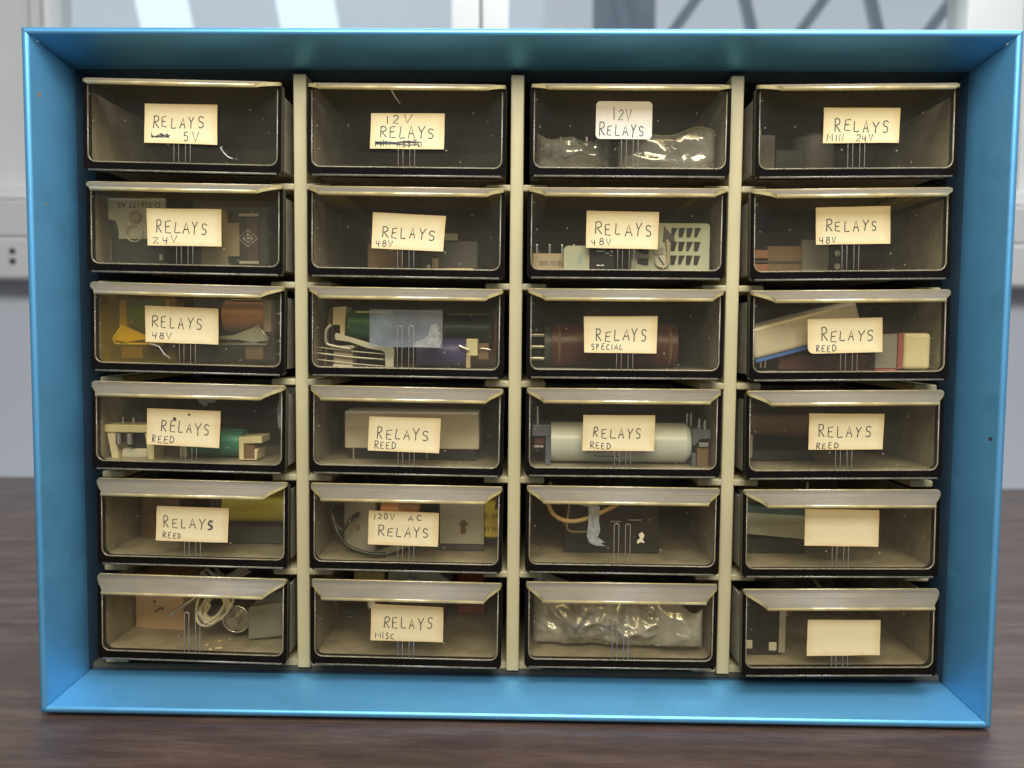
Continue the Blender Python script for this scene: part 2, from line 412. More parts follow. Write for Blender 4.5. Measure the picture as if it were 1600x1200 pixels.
# ------------------------------------------------------------------ the cabinet
cab = empty('drawer_cabinet', (0, 0, 0), 'blue metal parts cabinet holding twenty-four clear drawers', 'cabinet')
prof = [(0.0, 14), (0.0, 2.2), (0.35, 1.0), (1.1, .25), (2.2, 0.0), (3.2, .35), (3.9, 1.3), (8.6, 14), (10.8, 20), (11.8, 23.4), (12.3, 27), (12.5, 32), (12.6, 45)]
def ring(o, y, g=0.):
    return {'tl': (-W/2+o, y, H-o), 'tr': (W/2-o, y, H-o), 'bl': (-W/2+o, y, o), 'br': (W/2-o, y, o)}
sides = (('tl', 'tr', (1, 0, 0)), ('bl', 'br', (1, 0, 0)), ('bl', 'tl', (0, 0, 1)), ('br', 'tr', (0, 0, 1)))
for a, c, ax in sides:
    b = MB(); ax = Vector(ax)*.18
    for i in range(len(prof)-1):
        R0, R1 = ring(*prof[i]), ring(*prof[i+1])
        L0 = Vector(R0[c])-Vector(R0[a]); nseg = 1
        f = b.face([Vector(R0[a])+ax, Vector(R0[c])-ax, Vector(R1[c])-ax, Vector(R1[a])+ax])
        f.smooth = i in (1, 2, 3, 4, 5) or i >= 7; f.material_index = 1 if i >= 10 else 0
    o = b.build('frame_rail', ['blue', 'rail_shade'], cab, weld=True)
b = MB()
b.box(-W/2+1, W/2-1, 14.2, 175, 1, 7.5); b.box(-W/2+1, W/2-1, 14.2, 175, H-7.5, H-1); b.box(-W/2+1, -W/2+7.5, 14.2, 175, 7.6, H-7.6); b.box(W/2-7.5, W/2-1, 14.2, 175, 7.6, H-7.6)
b.build('shell', 'blue', cab)
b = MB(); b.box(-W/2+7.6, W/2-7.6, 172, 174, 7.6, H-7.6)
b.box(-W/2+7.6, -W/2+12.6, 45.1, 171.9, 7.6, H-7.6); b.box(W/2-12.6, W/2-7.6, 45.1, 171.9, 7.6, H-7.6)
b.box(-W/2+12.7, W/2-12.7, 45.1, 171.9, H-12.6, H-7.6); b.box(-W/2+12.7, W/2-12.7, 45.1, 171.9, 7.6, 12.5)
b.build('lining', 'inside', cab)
p, q, z0 = 116.63, 52.67, 280.27
shelf = [z0-k*q for k in range(-1, 6)]       # shelf[1] under row 1 ... shelf[6] under row 6
def rail_poly(x0, x1, y0, y1, r=3.0):
    return x0, x1
b = MB(); b.box(-W/2+13, W/2-13, 30, 171, 12.8, 15.6); b.build('base_sheet', 'olive', cab)
for c in (-1, 0, 1):
    b = MB(); b.box(c*p-3.5, c*p+3.5, 27, 168, 15.7, H-14.5, bev=.7)
    for k in range(1, 6):
        for s in (-1, 1):
            x0, x1 = sorted((c*p+s*3.3, c*p+s*16.5)); b.box(x0, x1, 26.4, 168, shelf[k]-1.0, shelf[k]+2.6, bev=.9)
    for s in (-1, 1):
        x0, x1 = sorted((c*p+s*3.3, c*p+s*16.5)); b.box(x0, x1, 30, 168, 15.7, shelf[6]+2.6, bev=.3)
    b.build('divider', 'cream', cab)
for s in (-1, 1):
    for k in range(1, 7):
        b = MB(); x0, x1 = sorted((s*(W/2-20.5), s*(W/2-33.0))); b.box(x0, x1, 30, 168, max(15.7, shelf[k]-1), shelf[k]+2.6, bev=.3 if k == 6 else .9)
        b.build('side_rail', 'cream', cab)

for (z, sz, u_) in ((323, 2.2, 1), (268, .9, 3), (240, .6, 4.5)):
    b = MB(); e1 = Vector((4.7, 12.7, 0)).normalized(); n1 = Vector((12.7, -4.7, 0)).normalized(); c0 = Vector((-W/2+5.2, 4.8, z))+n1*.03+e1*u_
    b.face([c0+e1*sz*math.cos(t)*random.uniform(.5, 1.1)+Vector((0, 0, sz*math.sin(t)*random.uniform(.5, .9))) for t in [k*.785 for k in range(8)]])
    b.build('paint_chip', 'chip', cab)
# ------------------------------------------------------------------ drawers
DW, DH = 52.0, 47.5
def lip_half(y):
    if y >= -1.5: return 51.4
    t = min(1, (-1.5-y)/10.5); return 51.4-8.6*(t**1.25*.55+t*.45)
def make_parts():
    parts = []
    # front plate: clear faces, yellowed edges
    b = MB(); b.prism(rrect(-50.05, 50.05, 4.65, DH-.6, (4.15, 4.15, .3, .3)), .1, 2.0, 0, 0)
    parts.append(('front_panel', b.mesh('front_panel', ['front', 'bead'], True)))
    # thick rim, darkness seen through clear plastic put into its colour: sides and bottom
    out = rrect(-DW, DW, .2, 46, (2.8, 2.8, .4, .4)); inn = rrect(-50.1, 50.1, 4.6, 45.6, (4.2, 4.2, .4, .4))
    b = MB(); b.prism(out, 0, 5.2, 0, 0, inn); parts.append(('rim', b.mesh('rim', 'rim', True)))
    # pale bead drawn for wall edges catching light, along cavity and bottom edge
    inn2 = rrect(-49.75, 49.75, 4.95, 44.6, (4.1, 4.1, .1, .1), 6)
    pts = [(x, 2.4, z) for x, z in inn2[:12]]
    path = [(-49.75, .4, 44)]+[(x, .4, z) for x, z in inn2[0:12]]+[(49.75, .4, 44)]
    b = MB(); b.tube(path, .40, 8); b.tube([(-49.5, .3, .6), (49.5, .3, .6)], .62, 8)
    parts.append(('lit_edge_line', b.mesh('lit_edge_line', 'bead')))
    # pull lip
    top = [(2.0, DH), (0, DH-.15), (-2.5, DH-.8), (-6, DH-1.9), (-10, DH-3.3), (-13, DH-4.5), (-13.9, DH-5.1), (-14.1, DH-5.7)]
    bot = [(-14.0, DH-6.5), (-13.2, DH-6.9), (-12.6, DH-6.5), (-10, DH-5.2), (-6, DH-3.6), (-2.5, DH-2.5), (0, DH-2.0), (2.0, DH-1.9)]
    prf = top+bot; b = MB(); n = len(prf)
    for i in range(n):
        (ya, za), (yb, zb) = prf[i], prf[(i+1) % n]
        ha, hb = lip_half(ya), lip_half(yb)
        mi = 1 if i in (6, 7, 8) else 0
        f = b.face([(-ha, ya, za), (ha, ya, za), (hb, yb, zb), (-hb, yb, zb)], mi); f.smooth = True
    b.tube([(-51, .6, DH-.1), (51, .6, DH-.1)], .38, 8, 1); b.tube([(-46.8, -7.2, DH-2.2), (46.8, -7.2, DH-2.2)], .3, 6, 0)
    m = len(top)
    for s in (-1, 1):
        for i in range(m-1):
            a, c, d, e = top[i], top[i+1], bot[m-2-i], bot[m-1-i]
            b.face([(s*lip_half(v[0]), v[0], v[1]) for v in (a, c, d, e)], 1)
    parts.append(('pull_lip', b.mesh('pull_lip', ['lip', 'edge'], True)))
    # tray: floor, two sides, back
    b = MB(); b.box(-49.9, 49.9, 5.3, 134, 3.6, 4.9); b.box(-51.3, -50, 5.3, 134, 3.6, 42); b.box(50, 51.3, 5.3, 134, 3.6, 42); b.box(-51.3, 51.3, 134.1, 135.4, 3.6, 42)
    parts.append(('tray', b.mesh('tray', 'tray')))
    for s in (-1, 1):   # two raised card ribs
        x = s*3.05; r = 1.25
        pts = [(x-r, -.1, 5.2), (x-r, -.1, 26.5)]+[(x+r*math.cos(t), -.1, 26.5+r*math.sin(t)) for t in [math.pi*(1-k/8) for k in range(1, 8)]]+[(x+r, -.1, 26.5), (x+r, -.1, 5.2)]
        b = MB(); b.tube(pts, .21, 6); parts.append(('card_rib', b.mesh('card_rib', 'rib')))
    return parts
PARTS = make_parts()

# stroke alphabet: polylines in a unit box, y up
def arc(cx, cy, rx, ry, a0, a1, n=9):
    return [(cx+rx*math.cos(math.radians(a0+(a1-a0)*k/n)), cy+ry*math.sin(math.radians(a0+(a1-a0)*k/n))) for k in range(n+1)]
S_ = [(.92, .84)]+arc(.52, .74, .36, .24, 45, 250, 9)[1:]+arc(.46, .25, .40, .25, 75, -140, 10)
GL = {
 'R': [[(.12, 0), (.16, 1)], [(.05, .92)]+arc(.45, .76, .42, .24, 95, -95, 9)+[(.25, .5), (.95, 0)]],
 'E': [[(.9, .98), (.12, .92), (.1, .05), (.95, 0)], [(.1, .5), (.75, .53)]],
 'L': [[(.2, 1), (.1, .12), (.2, .03), (.95, .06)]],
 'A': [[(0, 0), (.48, 1), (.95, 0)], [(.2, .36), (.78, .38)]],
 'Y': [[(.02, 1), (.48, .5)], [(1, 1.02), (.48, .5), (.42, -.05)]],
 'S': [S_],
 '0': [arc(.5, .5, .42, .48, 100, 460, 14)], 'O': [arc(.5, .5, .45, .48, 100, 460, 14)],
 '1': [[(.5, 1), (.48, 0)]],
 '2': [[(.08, .8)]+arc(.48, .74, .38, .25, 150, -30, 8)+[(.08, .03), (.95, .06)]],
 'Z': [[(.05, .95), (.9, .95), (.08, .05), (.95, .08)]],
 '4': [[(.1, .95), (.12, .42), (.9, .45)], [(.75, .98), (.72, -.05)]],
 '5': [[(.9, .98), (.22, .95), (.15, .55)]+arc(.45, .32, .42, .30, 110, -150, 10)],
 '8': [arc(.5, .75, .3, .23, -90, 270, 12)+arc(.5, .26, .38, .26, 90, -270, 14)],
 'V': [[(.02, 1), (.45, 0), (.98, 1.02)]],
 'M': [[(.02, 0), (.12, 1), (.5, .35), (.9, 1), (.98, 0)]],
 'I': [[(.5, 1), (.5, 0)]], 'N': [[(.05, 0), (.08, 1), (.9, .02), (.95, 1)]],
 'C': [arc(.58, .5, .48, .48, 50, 310, 11)], 'P': [[(.12, 0), (.14, 1)], arc(.14, .74, .7, .25, 90, -90, 9)],
 'D': [[(.1, 0), (.12, 1)], [(.02, .98)]+arc(.15, .5, .78, .48, 85, -88, 10)], 'T': [[(0, 1), (1, .98)], [(.5, 1), (.48, 0)]],
}
WID = {'1': .35, 'I': .35, 'M': 1.25, 'N': 1.0, ' ': .7}
def write(b, txt, w, h, u0, v0, u1, v1, rng, r=.25, drop=0.):
    """lay a word into the label box given as fractions from the top left"""
    X0, X1 = -w/2+u0*w, -w/2+u1*w; Zt, Zb = h/2-v0*h, h/2-v1*h
    ws = [WID.get(c, .8) for c in txt]; gap = .38; tot = sum(ws)+gap*(len(txt)-1); sc = (X1-X0)/tot; x = X0
    for c, wd in zip(txt, ws):
        if c != ' ':
            jz = rng.uniform(-.09, .09)*(Zt-Zb)-drop*(x-X0); sh = rng.uniform(-.10, .22); ss = rng.uniform(.86, 1.10)*(1.12 if c == 'R' else 1); wd0 = wd; wd = wd*rng.uniform(.82, 1.12)
            for st in GL[c]:
                P = []
                for (a, e) in st:
                    P.append((x+(a*wd+sh*e*.6+rng.uniform(-.012, .012))*sc, -.16, Zb+jz+e*ss*(Zt-Zb)))
                if len(P) < 3:
                    m = [(P[0][k]+P[1][k])/2 for k in range(3)]; P = [P[0], (m[0]+rng.uniform(-.08, .08), m[1], m[2]), P[1]]
                b.tube(P, r, 6, flat=.35)
            wd = wd0
        x += (wd+gap)*sc
def scribble(b, w, h, u0, v0, u1, v1, rng, n=16, r=.22):
    P = []
    for k in range(n*2):
        u = u0+(u1-u0)*((k/(n*2))*1.0+rng.uniform(-.18, .18)); u = min(max(u, u0), u1); v = rng.uniform(v0, v1)
        P.append((-w/2+u*w, -.17, h/2-v*h))
    b.tube(P, r, 5, flat=.35)
def strike(b, w, h, u0, u1, v, rng, n=3, r=.22):
    for k in range(n):
        b.tube([(-w/2+(u0+(u1-u0)*t)*w, -.17, h/2-(v+rng.uniform(-.02, .02)+(k-1)*.035)*h) for t in (0, .25, .5, .75, 1)], r, 5, flat=.35)

RW = 'RELAYS'
# (row, col): label centre x, z, width, height, tilt, texts
LAB = {
 (1, 1): (-0.5, 25.1, 38.2, 20.2, -1.0, [(RW, .115, .31, .815, .60), ('5V', .54, .70, .74, .93)]),
 (1, 2): (0.6, 23.4, 38.6, 18.7, -0.3, [('12', .21, .10, .38, .31), ('V', .44, .05, .56, .27), (RW, .125, .38, .855, .68), ('MIN ASSTD', .06, .76, .69, .92)]),
 (1, 3): (-3.3, 29.2, 29.1, 19.2, -0.1, [('12V', .30, .20, .63, .50), (RW, .055, .63, .86, .92)]),
 (1, 4): (2.2, 26.6, 38.7, 18.0, 0.1, [(RW, .14, .35, .86, .67), ('MIN', .045, .755, .275, .95), ('24V', .43, .76, .66, .95)]),
 (2, 1): (0.0, 24.5, 39.7, 19.7, -0.5, [(RW, .125, .34, .80, .66), ('Z4V', .08, .75, .40, .92)]),
 (2, 2): (1.3, 24.1, 38.4, 18.5, -2.7, [(RW, .14, .36, .86, .67), ('48V', .06, .78, .29, .95)]),
 (2, 3): (-2.2, 25.9, 37.5, 19.3, -0.7, [(RW, .115, .34, .92, .65), ('48V', .075, .76, .36, .93)]),
 (2, 4): (0.9, 28.4, 38.3, 19.4, 1.8, [(RW, .13, .37, .83, .64), ('48V', .04, .78, .27, .95)]),
 (3, 1): (-2.8, 25.9, 39.1, 19.5, -1.8, [(RW, .09, .29, .78, .58), ('48V', .09, .74, .36, .90)]),
 (3, 3): (-2.4, 23.7, 38.5, 19.4, 0.3, [(RW, .16, .36, .86, .67), ('SPECIAL', .10, .76, .53, .91)]),
 (3, 4): (-2.4, 23.9, 38.8, 18.1, 1.9, [(RW, .18, .32, .87, .64), ('REED', .11, .77, .38, .95)]),
 (4, 1): (-2.6, 23.7, 38.9, 19.8, -2.5, [(RW, .19, .33, .86, .63), ('REED', .07, .75, .37, .93)]),
 (4, 2): (-0.9, 22.3, 38.2, 18.4, -1.6, [(RW, .11, .33, .83, .64), ('REED', .08, .76, .38, .95)]),
 (4, 3): (-2.3, 24.1, 38.2, 18.8, -0.2, [(RW, .14, .35, .81, .63), ('REED', .105, .79, .385, .96)]),
 (4, 4): (0.8, 25.7, 39.4, 19.3, 0.7, [(RW, .13, .35, .83, .64), ('REED', .10, .80, .40, .96)]),
 (5, 1): (0.1, 23.5, 39.2, 18.8, -1.9, [(RW, .10, .33, .79, .62), ('REED', .09, .77, .35, .93)]),
 (5, 2): (-1.3, 23.9, 37.8, 18.4, -1.7, [('120V', .07, .07, .37, .25), ('AC', .56, .09, .76, .25), (RW, .14, .45, .86, .72)]),
 (5, 4): (0.4, 27.3, 39.1, 19.7, 0.1, []),
 (6, 2): (0.8, 24.7, 39.4, 19.5, -1.1, [(RW, .17, .32, .85, .63), ('MISC', .06, .79, .32, .95)]),
 (6, 4): (1.9, 21.4, 39.0, 19.5, 1.2, []),
}
DESC = {
 (1, 1): 'clear drawer with paper label reading RELAYS 5V beside a scribble', (1, 2): 'clear drawer with paper label 12V RELAYS over a struck-out line',
 (1, 3): 'clear drawer with white rounded 12V RELAYS label', (1, 4): 'clear drawer with paper label RELAYS MIN 24V',
 (2, 1): 'clear drawer with paper label RELAYS 24V without MIN', (2, 2): 'clear drawer labelled RELAYS 48V, label tilted down right, dark inside',
 (2, 3): 'clear drawer labelled RELAYS 48V before a grey slotted socket', (2, 4): 'clear drawer labelled RELAYS 48V beside the right frame rail',
 (3, 1): 'clear drawer labelled RELAYS 48V before a yellow cased relay', (3, 2): 'clear drawer without label, torn clear tape on its front, coils inside',
 (3, 3): 'clear drawer with paper label RELAYS SPECIAL', (3, 4): 'clear drawer labelled RELAYS REED before a tilted silver box',
 (4, 1): 'clear drawer labelled RELAYS REED with two brown spots on label', (4, 2): 'clear drawer labelled RELAYS REED before a plain grey metal can',
 (4, 3): 'clear drawer labelled RELAYS REED before a thick white cylinder', (4, 4): 'clear drawer labelled RELAYS REED above the upper blank label drawer',
 (5, 1): 'clear drawer labelled RELAYS REED before a yellow cylinder', (5, 2): 'clear drawer with paper label 120V AC RELAYS',
 (5, 3): 'clear drawer without label, two bare ribs and paper residue on front', (5, 4): 'clear drawer with blank label, upper one, before a pale slab',
 (6, 1): 'clear drawer without label holding white wires and a cardboard box', (6, 2): 'clear drawer with paper label RELAYS MISC',
 (6, 3): 'clear drawer without label stuffed with crumpled plastic bag', (6, 4): 'clear drawer with blank label, lower one, pulled out at bottom right corner',
}
PULL = {(1, 1): 14, (1, 2): 16, (1, 3): 16, (1, 4): 15, (2, 1): 15, (2, 4): 16, (5, 1): 18, (6, 1): 17, (6, 4): 12, (6, 3): 18, (5, 4): 15, (4, 1): 15, (3, 4): 15}
ROLL = {1: .9, 2: .5, 3: 0, 4: -.8}; LIFT = {1: 1.0, 2: 0, 3: .3, 4: .6}
TILT = {(1, 1): (.0, 0), (6, 4): (0, .012), (2, 2): (0, -.004), (4, 2): (0, .004), (5, 3): (0, -.005), (6, 1): (0, -.004), (3, 1): (0, .004)}
D = {}
first = None
rng = random.Random(11)
for r in range(1, 7):
    for c in range(1, 5):
        yd = PULL.get((r, c), 17); xd = (c-2.5)*p+rng.uniform(-.6, .6); zd = shelf[r]+4.3+LIFT[c]
        d = empty('drawer', (xd, yd, zd), DESC[(r, c)], 'drawer', 'clear plastic drawers in the cabinet', rz=TILT.get((r, c), (0, rng.uniform(-.004, .004)))[1])
        d.rotation_euler.y = math.radians(ROLL[c]+rng.uniform(-.15, .15))
        D[(r, c)] = (xd, yd, zd)
        for nm, me in PARTS:
            o = bpy.data.objects.new(nm, me); COL.objects.link(o); o.parent = d
        if (r, c) in LAB:
            lx, lz, lw, lh, la, texts = LAB[(r, c)]
            if (r, c) == (1, 3): poly = rrect(-lw/2, lw/2, -lh/2, lh/2, 2.2)
            elif (r, c) == (3, 4): poly = rrect(-lw/2, lw/2, -lh/2, lh/2, (3.2, .3, .3, .3))
            else:
                j = lambda: rng.uniform(-.35, .35)
                poly = [(-lw/2+j(), -lh/2+j()), (lw/2+j(), -lh/2+j()), (lw/2+j(), lh/2+j()), (-lw/2+j(), lh/2+j())]
                poly = [((poly[i][0]*(4-k)+poly[(i+1) % 4][0]*k)/4+rng.uniform(-.08, .08), (poly[i][1]*(4-k)+poly[(i+1) % 4][1]*k)/4+rng.uniform(-.08, .08)) for i in range(4) for k in range(4)]
            b = MB(); b.prism(poly, -.10, .10)
            lab = b.build('paper_label', 'white_paper' if (r, c) == (1, 3) else 'paper', d)
            lab.location = Vector((lx, -.50, lz))*MM; lab.rotation_euler = (0, -math.radians(la+ROLL[c]), 0)
            if texts:
                b = MB()
                for (t, u0, v0, u1, v1) in texts:
                    write(b, t, lw, lh, u0, v0, u1, v1, rng, .27 if t == RW else .24, .012 if t == RW else 0)
                if (r, c) == (1, 1): scribble(b, lw, lh, .10, .74, .35, .87, rng, 22, .26)
                if (r, c) == (1, 2): strike(b, lw, lh, .06, .64, .83, rng, 3, .28); scribble(b, lw, lh, .14, .78, .30, .87, rng, 8, .2)
                if (r, c) == (5, 1): write(b, 'S', lw, lh, .705, .38, .785, .63, rng, .36)
                b.build('handwriting', 'ink', lab)
            if (r, c) == (4, 1):
                b = MB(); b.prism([(lw*(.375-.5)+1.1*math.cos(t)*.8, lh*(.5-.26)+.9*math.sin(t)) for t in [k*.7 for k in range(9)]], -.2, -.11)
                b.prism([(lw*(.575-.5)+.8*math.cos(t), lh*(.5-.13)+.55*math.sin(t)) for t in [k*.7 for k in range(9)]], -.2, -.11); b.build('brown_spot', 'stain', lab)
        if (r, c) == (3, 2):
            b = MB(); b.box(-19.2, 19.6, -.16, -.05, 16.2, 36); b.build('tape_strip', 'tape', d)
            b = MB(); b.prism([(4.5, 16.4), (18, 16.2), (19.4, 20), (17.5, 22.5), (18.6, 24), (17, 25.2), (18.2, 26.8), (16.2, 29), (14, 28.6), (12.8, 26), (12.2, 23), (9.5, 20.6), (6, 19.3), (4.2, 17.8)], -.30, -.17); b.build('label_residue', 'residue', d)
        if (r, c) == (5, 3):
            b = MB(); b.prism([(-18.4, 37.5), (-12.2, 37.0), (-12.6, 30), (-11.8, 24), (-13, 20.2), (-9.2, 17.5), (-11.5, 17.0), (-8.6, 15.4), (-14, 15.6), (-17.5, 17.2), (-19, 21), (-18.2, 28)], -.14, -.03); b.build('label_residue', 'residue', d)
            b = MB(); b.prism([(8.2, 17), (10, 18), (12.2, 17.4), (11, 19.6), (12, 21.6), (10.6, 23.6), (8.8, 22.2), (9.6, 20), (8, 18.8)], -.3, -.03); b.build('paper_fleck', 'fleck', d)
        if (r, c) in ((1, 1), (1, 2), (3, 1)):
            S = {(1, 1): [(20, -.12, 13.6), (22, -.12, 10.6), (24.4, -.12, 8.6), (26.8, -.12, 7.8)], (1, 2): [(-8.5, -.12, 45), (-6.5, -.12, 41.5), (-3.5, -.12, 37.5)], (3, 1): [(-20, -.12, 15.6), (-15, -.12, 14), (-12.5, -.12, 10.2), (-9, -.12, 8)]}[(r, c)]  # scratches, and on the struck-out label drawer a glint modelled as a tube
            b = MB(); b.tube(S, .35, 6, flat=.3); b.build('scratch_and_glint', 'rib', d)

# ------------------------------------------------------------------ what lies in the drawers
def item(r, c, name, label, x, y, z, cat='relay', group=None, rz=0.):
    """a thing in drawer (row, column); x, y, z millimetres from the bottom centre of that drawer's front"""
    dx, dy, dz = D[(r, c)]
    return empty(name, (dx+x, dy+y, dz+z), label, cat, group, rz)
F = 5.0   # tray floor
def box(o, name, mat, x0, x1, y0, y1, z0, z1, bev=.5, label=None, rot=None):
    b = MB(); b.box(x0, x1, y0, y1, z0, z1, 0, bev, rot); return b.build(name, mat, o, label=label)
def cyl(o, name, mat, p0, p1, r, r1=None, label=None):
    b = MB(); b.cyl(p0, p1, r, r1); return b.build(name, mat, o, label=label)
def wire(o, name, mat, pts, r, n=8):
    P = [Vector(a) for a in pts]; out = []
    for i in range(len(P)-1):
        a, b_, c_, d_ = P[max(i-1, 0)], P[i], P[i+1], P[min(i+2, len(P)-1)]
        for k in range(n):
            t = k/n; out.append(.5*((2*b_)+(c_-a)*t+(2*a-5*b_+4*c_-d_)*t*t+(3*b_-a-3*c_+d_)*t**3))
    out.append(P[-1]); b = MB(); b.tube(out, r, 8); return b.build(name, mat, o)
def bag(r, c, label, x0, x1, z0, z1, y0, y1, seed, amp, nx=16, nz=10, fs=15, mat='bag'):
    """crumpled polythene: a closed bag of two creased sheets"""
    rg = random.Random(seed); dx, dy, dz = D[(r, c)]
    b = MB()
    nx, nz = nx*3, nz*3
    def sheet(front):
        V = []
        for i in range(nx+1):
            row = []
            for k in range(nz+1):
                u, v = i/nx, k/nz; inner = 0 < u < 1 and 0 < v < 1
                bulge = (math.sin(math.pi*u)*math.sin(math.pi*v))**.45 if inner else 0
                P = Vector((u*(x1-x0)/fs, v*(z1-z0)/fs, seed+(0 if front else 7)))
                crk = .9*(1-3*abs(mnoise.noise(P*1.1)))+.7*(1-3*abs(mnoise.noise(P*2.3+Vector((3, 1, 0)))))+.3*(1-3*abs(mnoise.noise(P*5)))
                y = (y0+y1)/2+(-1 if front else 1)*bulge*((y1-y0)/2*.8+amp*1.3*crk)
                top_ = z0+(z1-z0)*v*(.84+.12*math.sin(u*3.1+seed)+.06*math.sin(u*11+seed))
                e = amp*.35 if inner else 0
                row.append(b.bm.verts.new((x0+(x1-x0)*u+rg.uniform(-e, e)*.3, max(y, 3.2), max(F+.2, top_+rg.uniform(-e, e)*.3))))
            V.append(row)
        for i in range(nx):
            for k in range(nz):
                a, b_, c_, d_ = V[i][k], V[i+1][k], V[i+1][k+1], V[i][k+1]
                for t in ((a, b_, c_), (a, c_, d_)) if (i*7+k*3) % 2 else ((a, b_, d_), (b_, c_, d_)): b.bm.faces.new(t).smooth = True
    sheet(True); sheet(False)
    fold_highlight = MB(); fold_highlight.tube([(x0+(x1-x0)*i/nx, (y0+y1)/2, max(F+.2, z0+(z1-z0)*(.84+.12*math.sin(i/nx*3.1+seed)+.06*math.sin(i/nx*11+seed)))) for i in range(nx+1)], .28, 6)  # pale tube painted in as the highlight along the bag's top fold
    o = b.build('plastic_bag', mat); fold_highlight.build('fold_highlight', 'rib', o); o.location = Vector((dx, dy, dz))*MM
    return tag(o, label, 'bag')

# row 1
o = item(1, 3, 'relay', 'black relay inside the crumpled bag of the white-labelled drawer', -24, 14, F)
box(o, 'body', 'black', -16, 12, 0, 26, 0, 17); 
for x in (-11, -4, 3, 9): box(o, 'pin', 'chrome', x-.6, x+.6, 4, 4.6, 17.1, 20, .1)
bag(1, 3, 'crumpled clear bag over black relay, left in the white-labelled drawer', -48, -8, F, 31, 5, 36, 3, 2.6, nx=9, nz=6, fs=24)
bag(1, 3, 'flat folded clear bag, right in the white-labelled drawer', -4, 48, F, 30, 6, 28, 5, 2.2, nx=7, nz=4, fs=34)
G1 = 'dim grey relays in the MIN drawer'
o = item(1, 4, 'relay', 'dim grey square relay at left behind the MIN 24V front', -39, 34, F, group=G1); box(o, 'body', 'midgrey', -7.5, 7.5, 0, 20, 0, 25); box(o, 'pin', 'chrome', 1, 1.8, 8, 8.6, 25.1, 31, .1)
o = item(1, 4, 'relay', 'smaller dim grey relay right of the square one behind MIN 24V front', -20, 44, F, group=G1); box(o, 'body', 'darkgrey', -8, 8, 0, 18, 0, 19)
o = item(1, 4, 'relay', 'dim beige round relay standing behind the MIN 24V label', -2.5, 46, F, group=G1); cyl(o, 'can', 'midgrey', (0, 12, 0), (0, 12, 28), 12); cyl(o, 'base', 'darkgrey', (0, 12, 28.1), (0, 12, 30), 9)

# row 2
o = item(2, 1, 'relay', 'clear cased relay with notched grey plate, left behind the 24V label', -31, 8, F)
box(o, 'case', 'clear_case', -17, 17, 0, 34, 0, 38.5, 1.5); box(o, 'core', 'black', -15.5, 15.5, 7, 32, .6, 34, .6)
b = MB(); b.prism([(-15.6, 36.6), (15.8, 36.6), (15.8, 15), (-10.3, 14.6), (-10.6, 21), (-12, 24.6), (-15.8, 25.2)], 4.6, 6.2); pl = b.build('plate', 'zinc', o, bevel=.2)
text_mesh('printed_number', 'D-556177 AE', 4.3, 'print', pl, (1.2, 4.4, 33.2), (math.pi/2, math.pi, 0))
b = MB(); b.tube([(-.5+3*math.cos(t), 4.2, 26.6+3*math.sin(t)) for t in [k*math.pi/12 for k in range(24)]], .45, 6, closed=True); b.cyl((-.5, 3.6, 26.6), (-.5, 4.5, 26.6), 2.2); b.build('rivet', 'beige', o)
b = MB(); b.tube([(-1+4.6*math.cos(t), 3.2, 17.8+4.6*math.sin(t)) for t in [k*math.pi/14 for k in range(28)]], .4, 6, closed=True); b.build('moulded_ring', 'rib', o)
for x, za, zb in ((-14.6, 3, 14), (13.2, 3.2, 6.6)): box(o, 'terminal', 'chrome', x-.9, x+.9, 3.2, 4.2, za, zb, .2)
o = item(2, 1, 'relay', 'clear cased relay with beige plate and diamond mark, right behind 24V label', 21.5, 8, F)
box(o, 'case', 'clear_case', -21, 20, 0, 34, 0, 36, 1.5); box(o, 'core', 'black', -19, 18.5, 9, 32, .6, 33, .6)
b = MB(); b.prism([(-18.5, .8), (-4, .8), (-4, 6), (2.4, 6), (2.4, 24), (-4, 24), (-4, 29.5), (-6, 31), (-15, 31), (-18.5, 28)], 6.5, 8.2); b.build('plate', 'beige', o, bevel=.2)
box(o, 'strip', 'maroon', 6.5, 12.5, 6.6, 8.2, 3.6, 29, .2)
for za in (27.4, 1.8): box(o, 'terminal', 'zinc', 2.8, 13.4, 5.2, 6.4, za, za+1.6, .2)
b = MB()
for s in (1, .55): b.tube([(9.6+5*s, -.35, 15), (9.6, -.35, 15+4.6*s), (9.6-5*s, -.35, 15), (9.6, -.35, 15-4.6*s)], .22, 5, closed=True)
b.tube([(9.6, -.35, 10.6), (9.6, -.35, 19.4)], .2, 5); b.tube([(6.6, -.35, 15), (12.6, -.35, 15)], .2, 5); b.build('diamond_mark', 'rib', o)

o = item(2, 2, 'relay', 'dim brown relay block left of ribs in the dark 48V drawer', -15, 24, F); box(o, 'body', 'brown', -10, 10, 0, 22, 0, 16, 1); box(o, 'cap', 'black', -10, 10, 0, 22, 16.1, 24, 1)
o = item(2, 2, 'relay', 'dim relay with pale base strip right of ribs in dark 48V drawer', 22, 14, F)
box(o, 'base', 'paleyellow', -15, 13, 0, 20, 0, 1.6, .3); box(o, 'body', 'darkgrey', -16, 15, 6, 26, 1.7, 17, .8); box(o, 'tab', 'beige', -10, -6.5, 2, 4, 1.7, 7, .3); box(o, 'frame_bar', 'grey', -15, 4, 4.5, 5.8, 17.1, 21, .3)
cyl(o, 'rivet', 'chrome', (-11.5, 0.5, 2.6), (-11.5, 1.6, 2.6), .9)

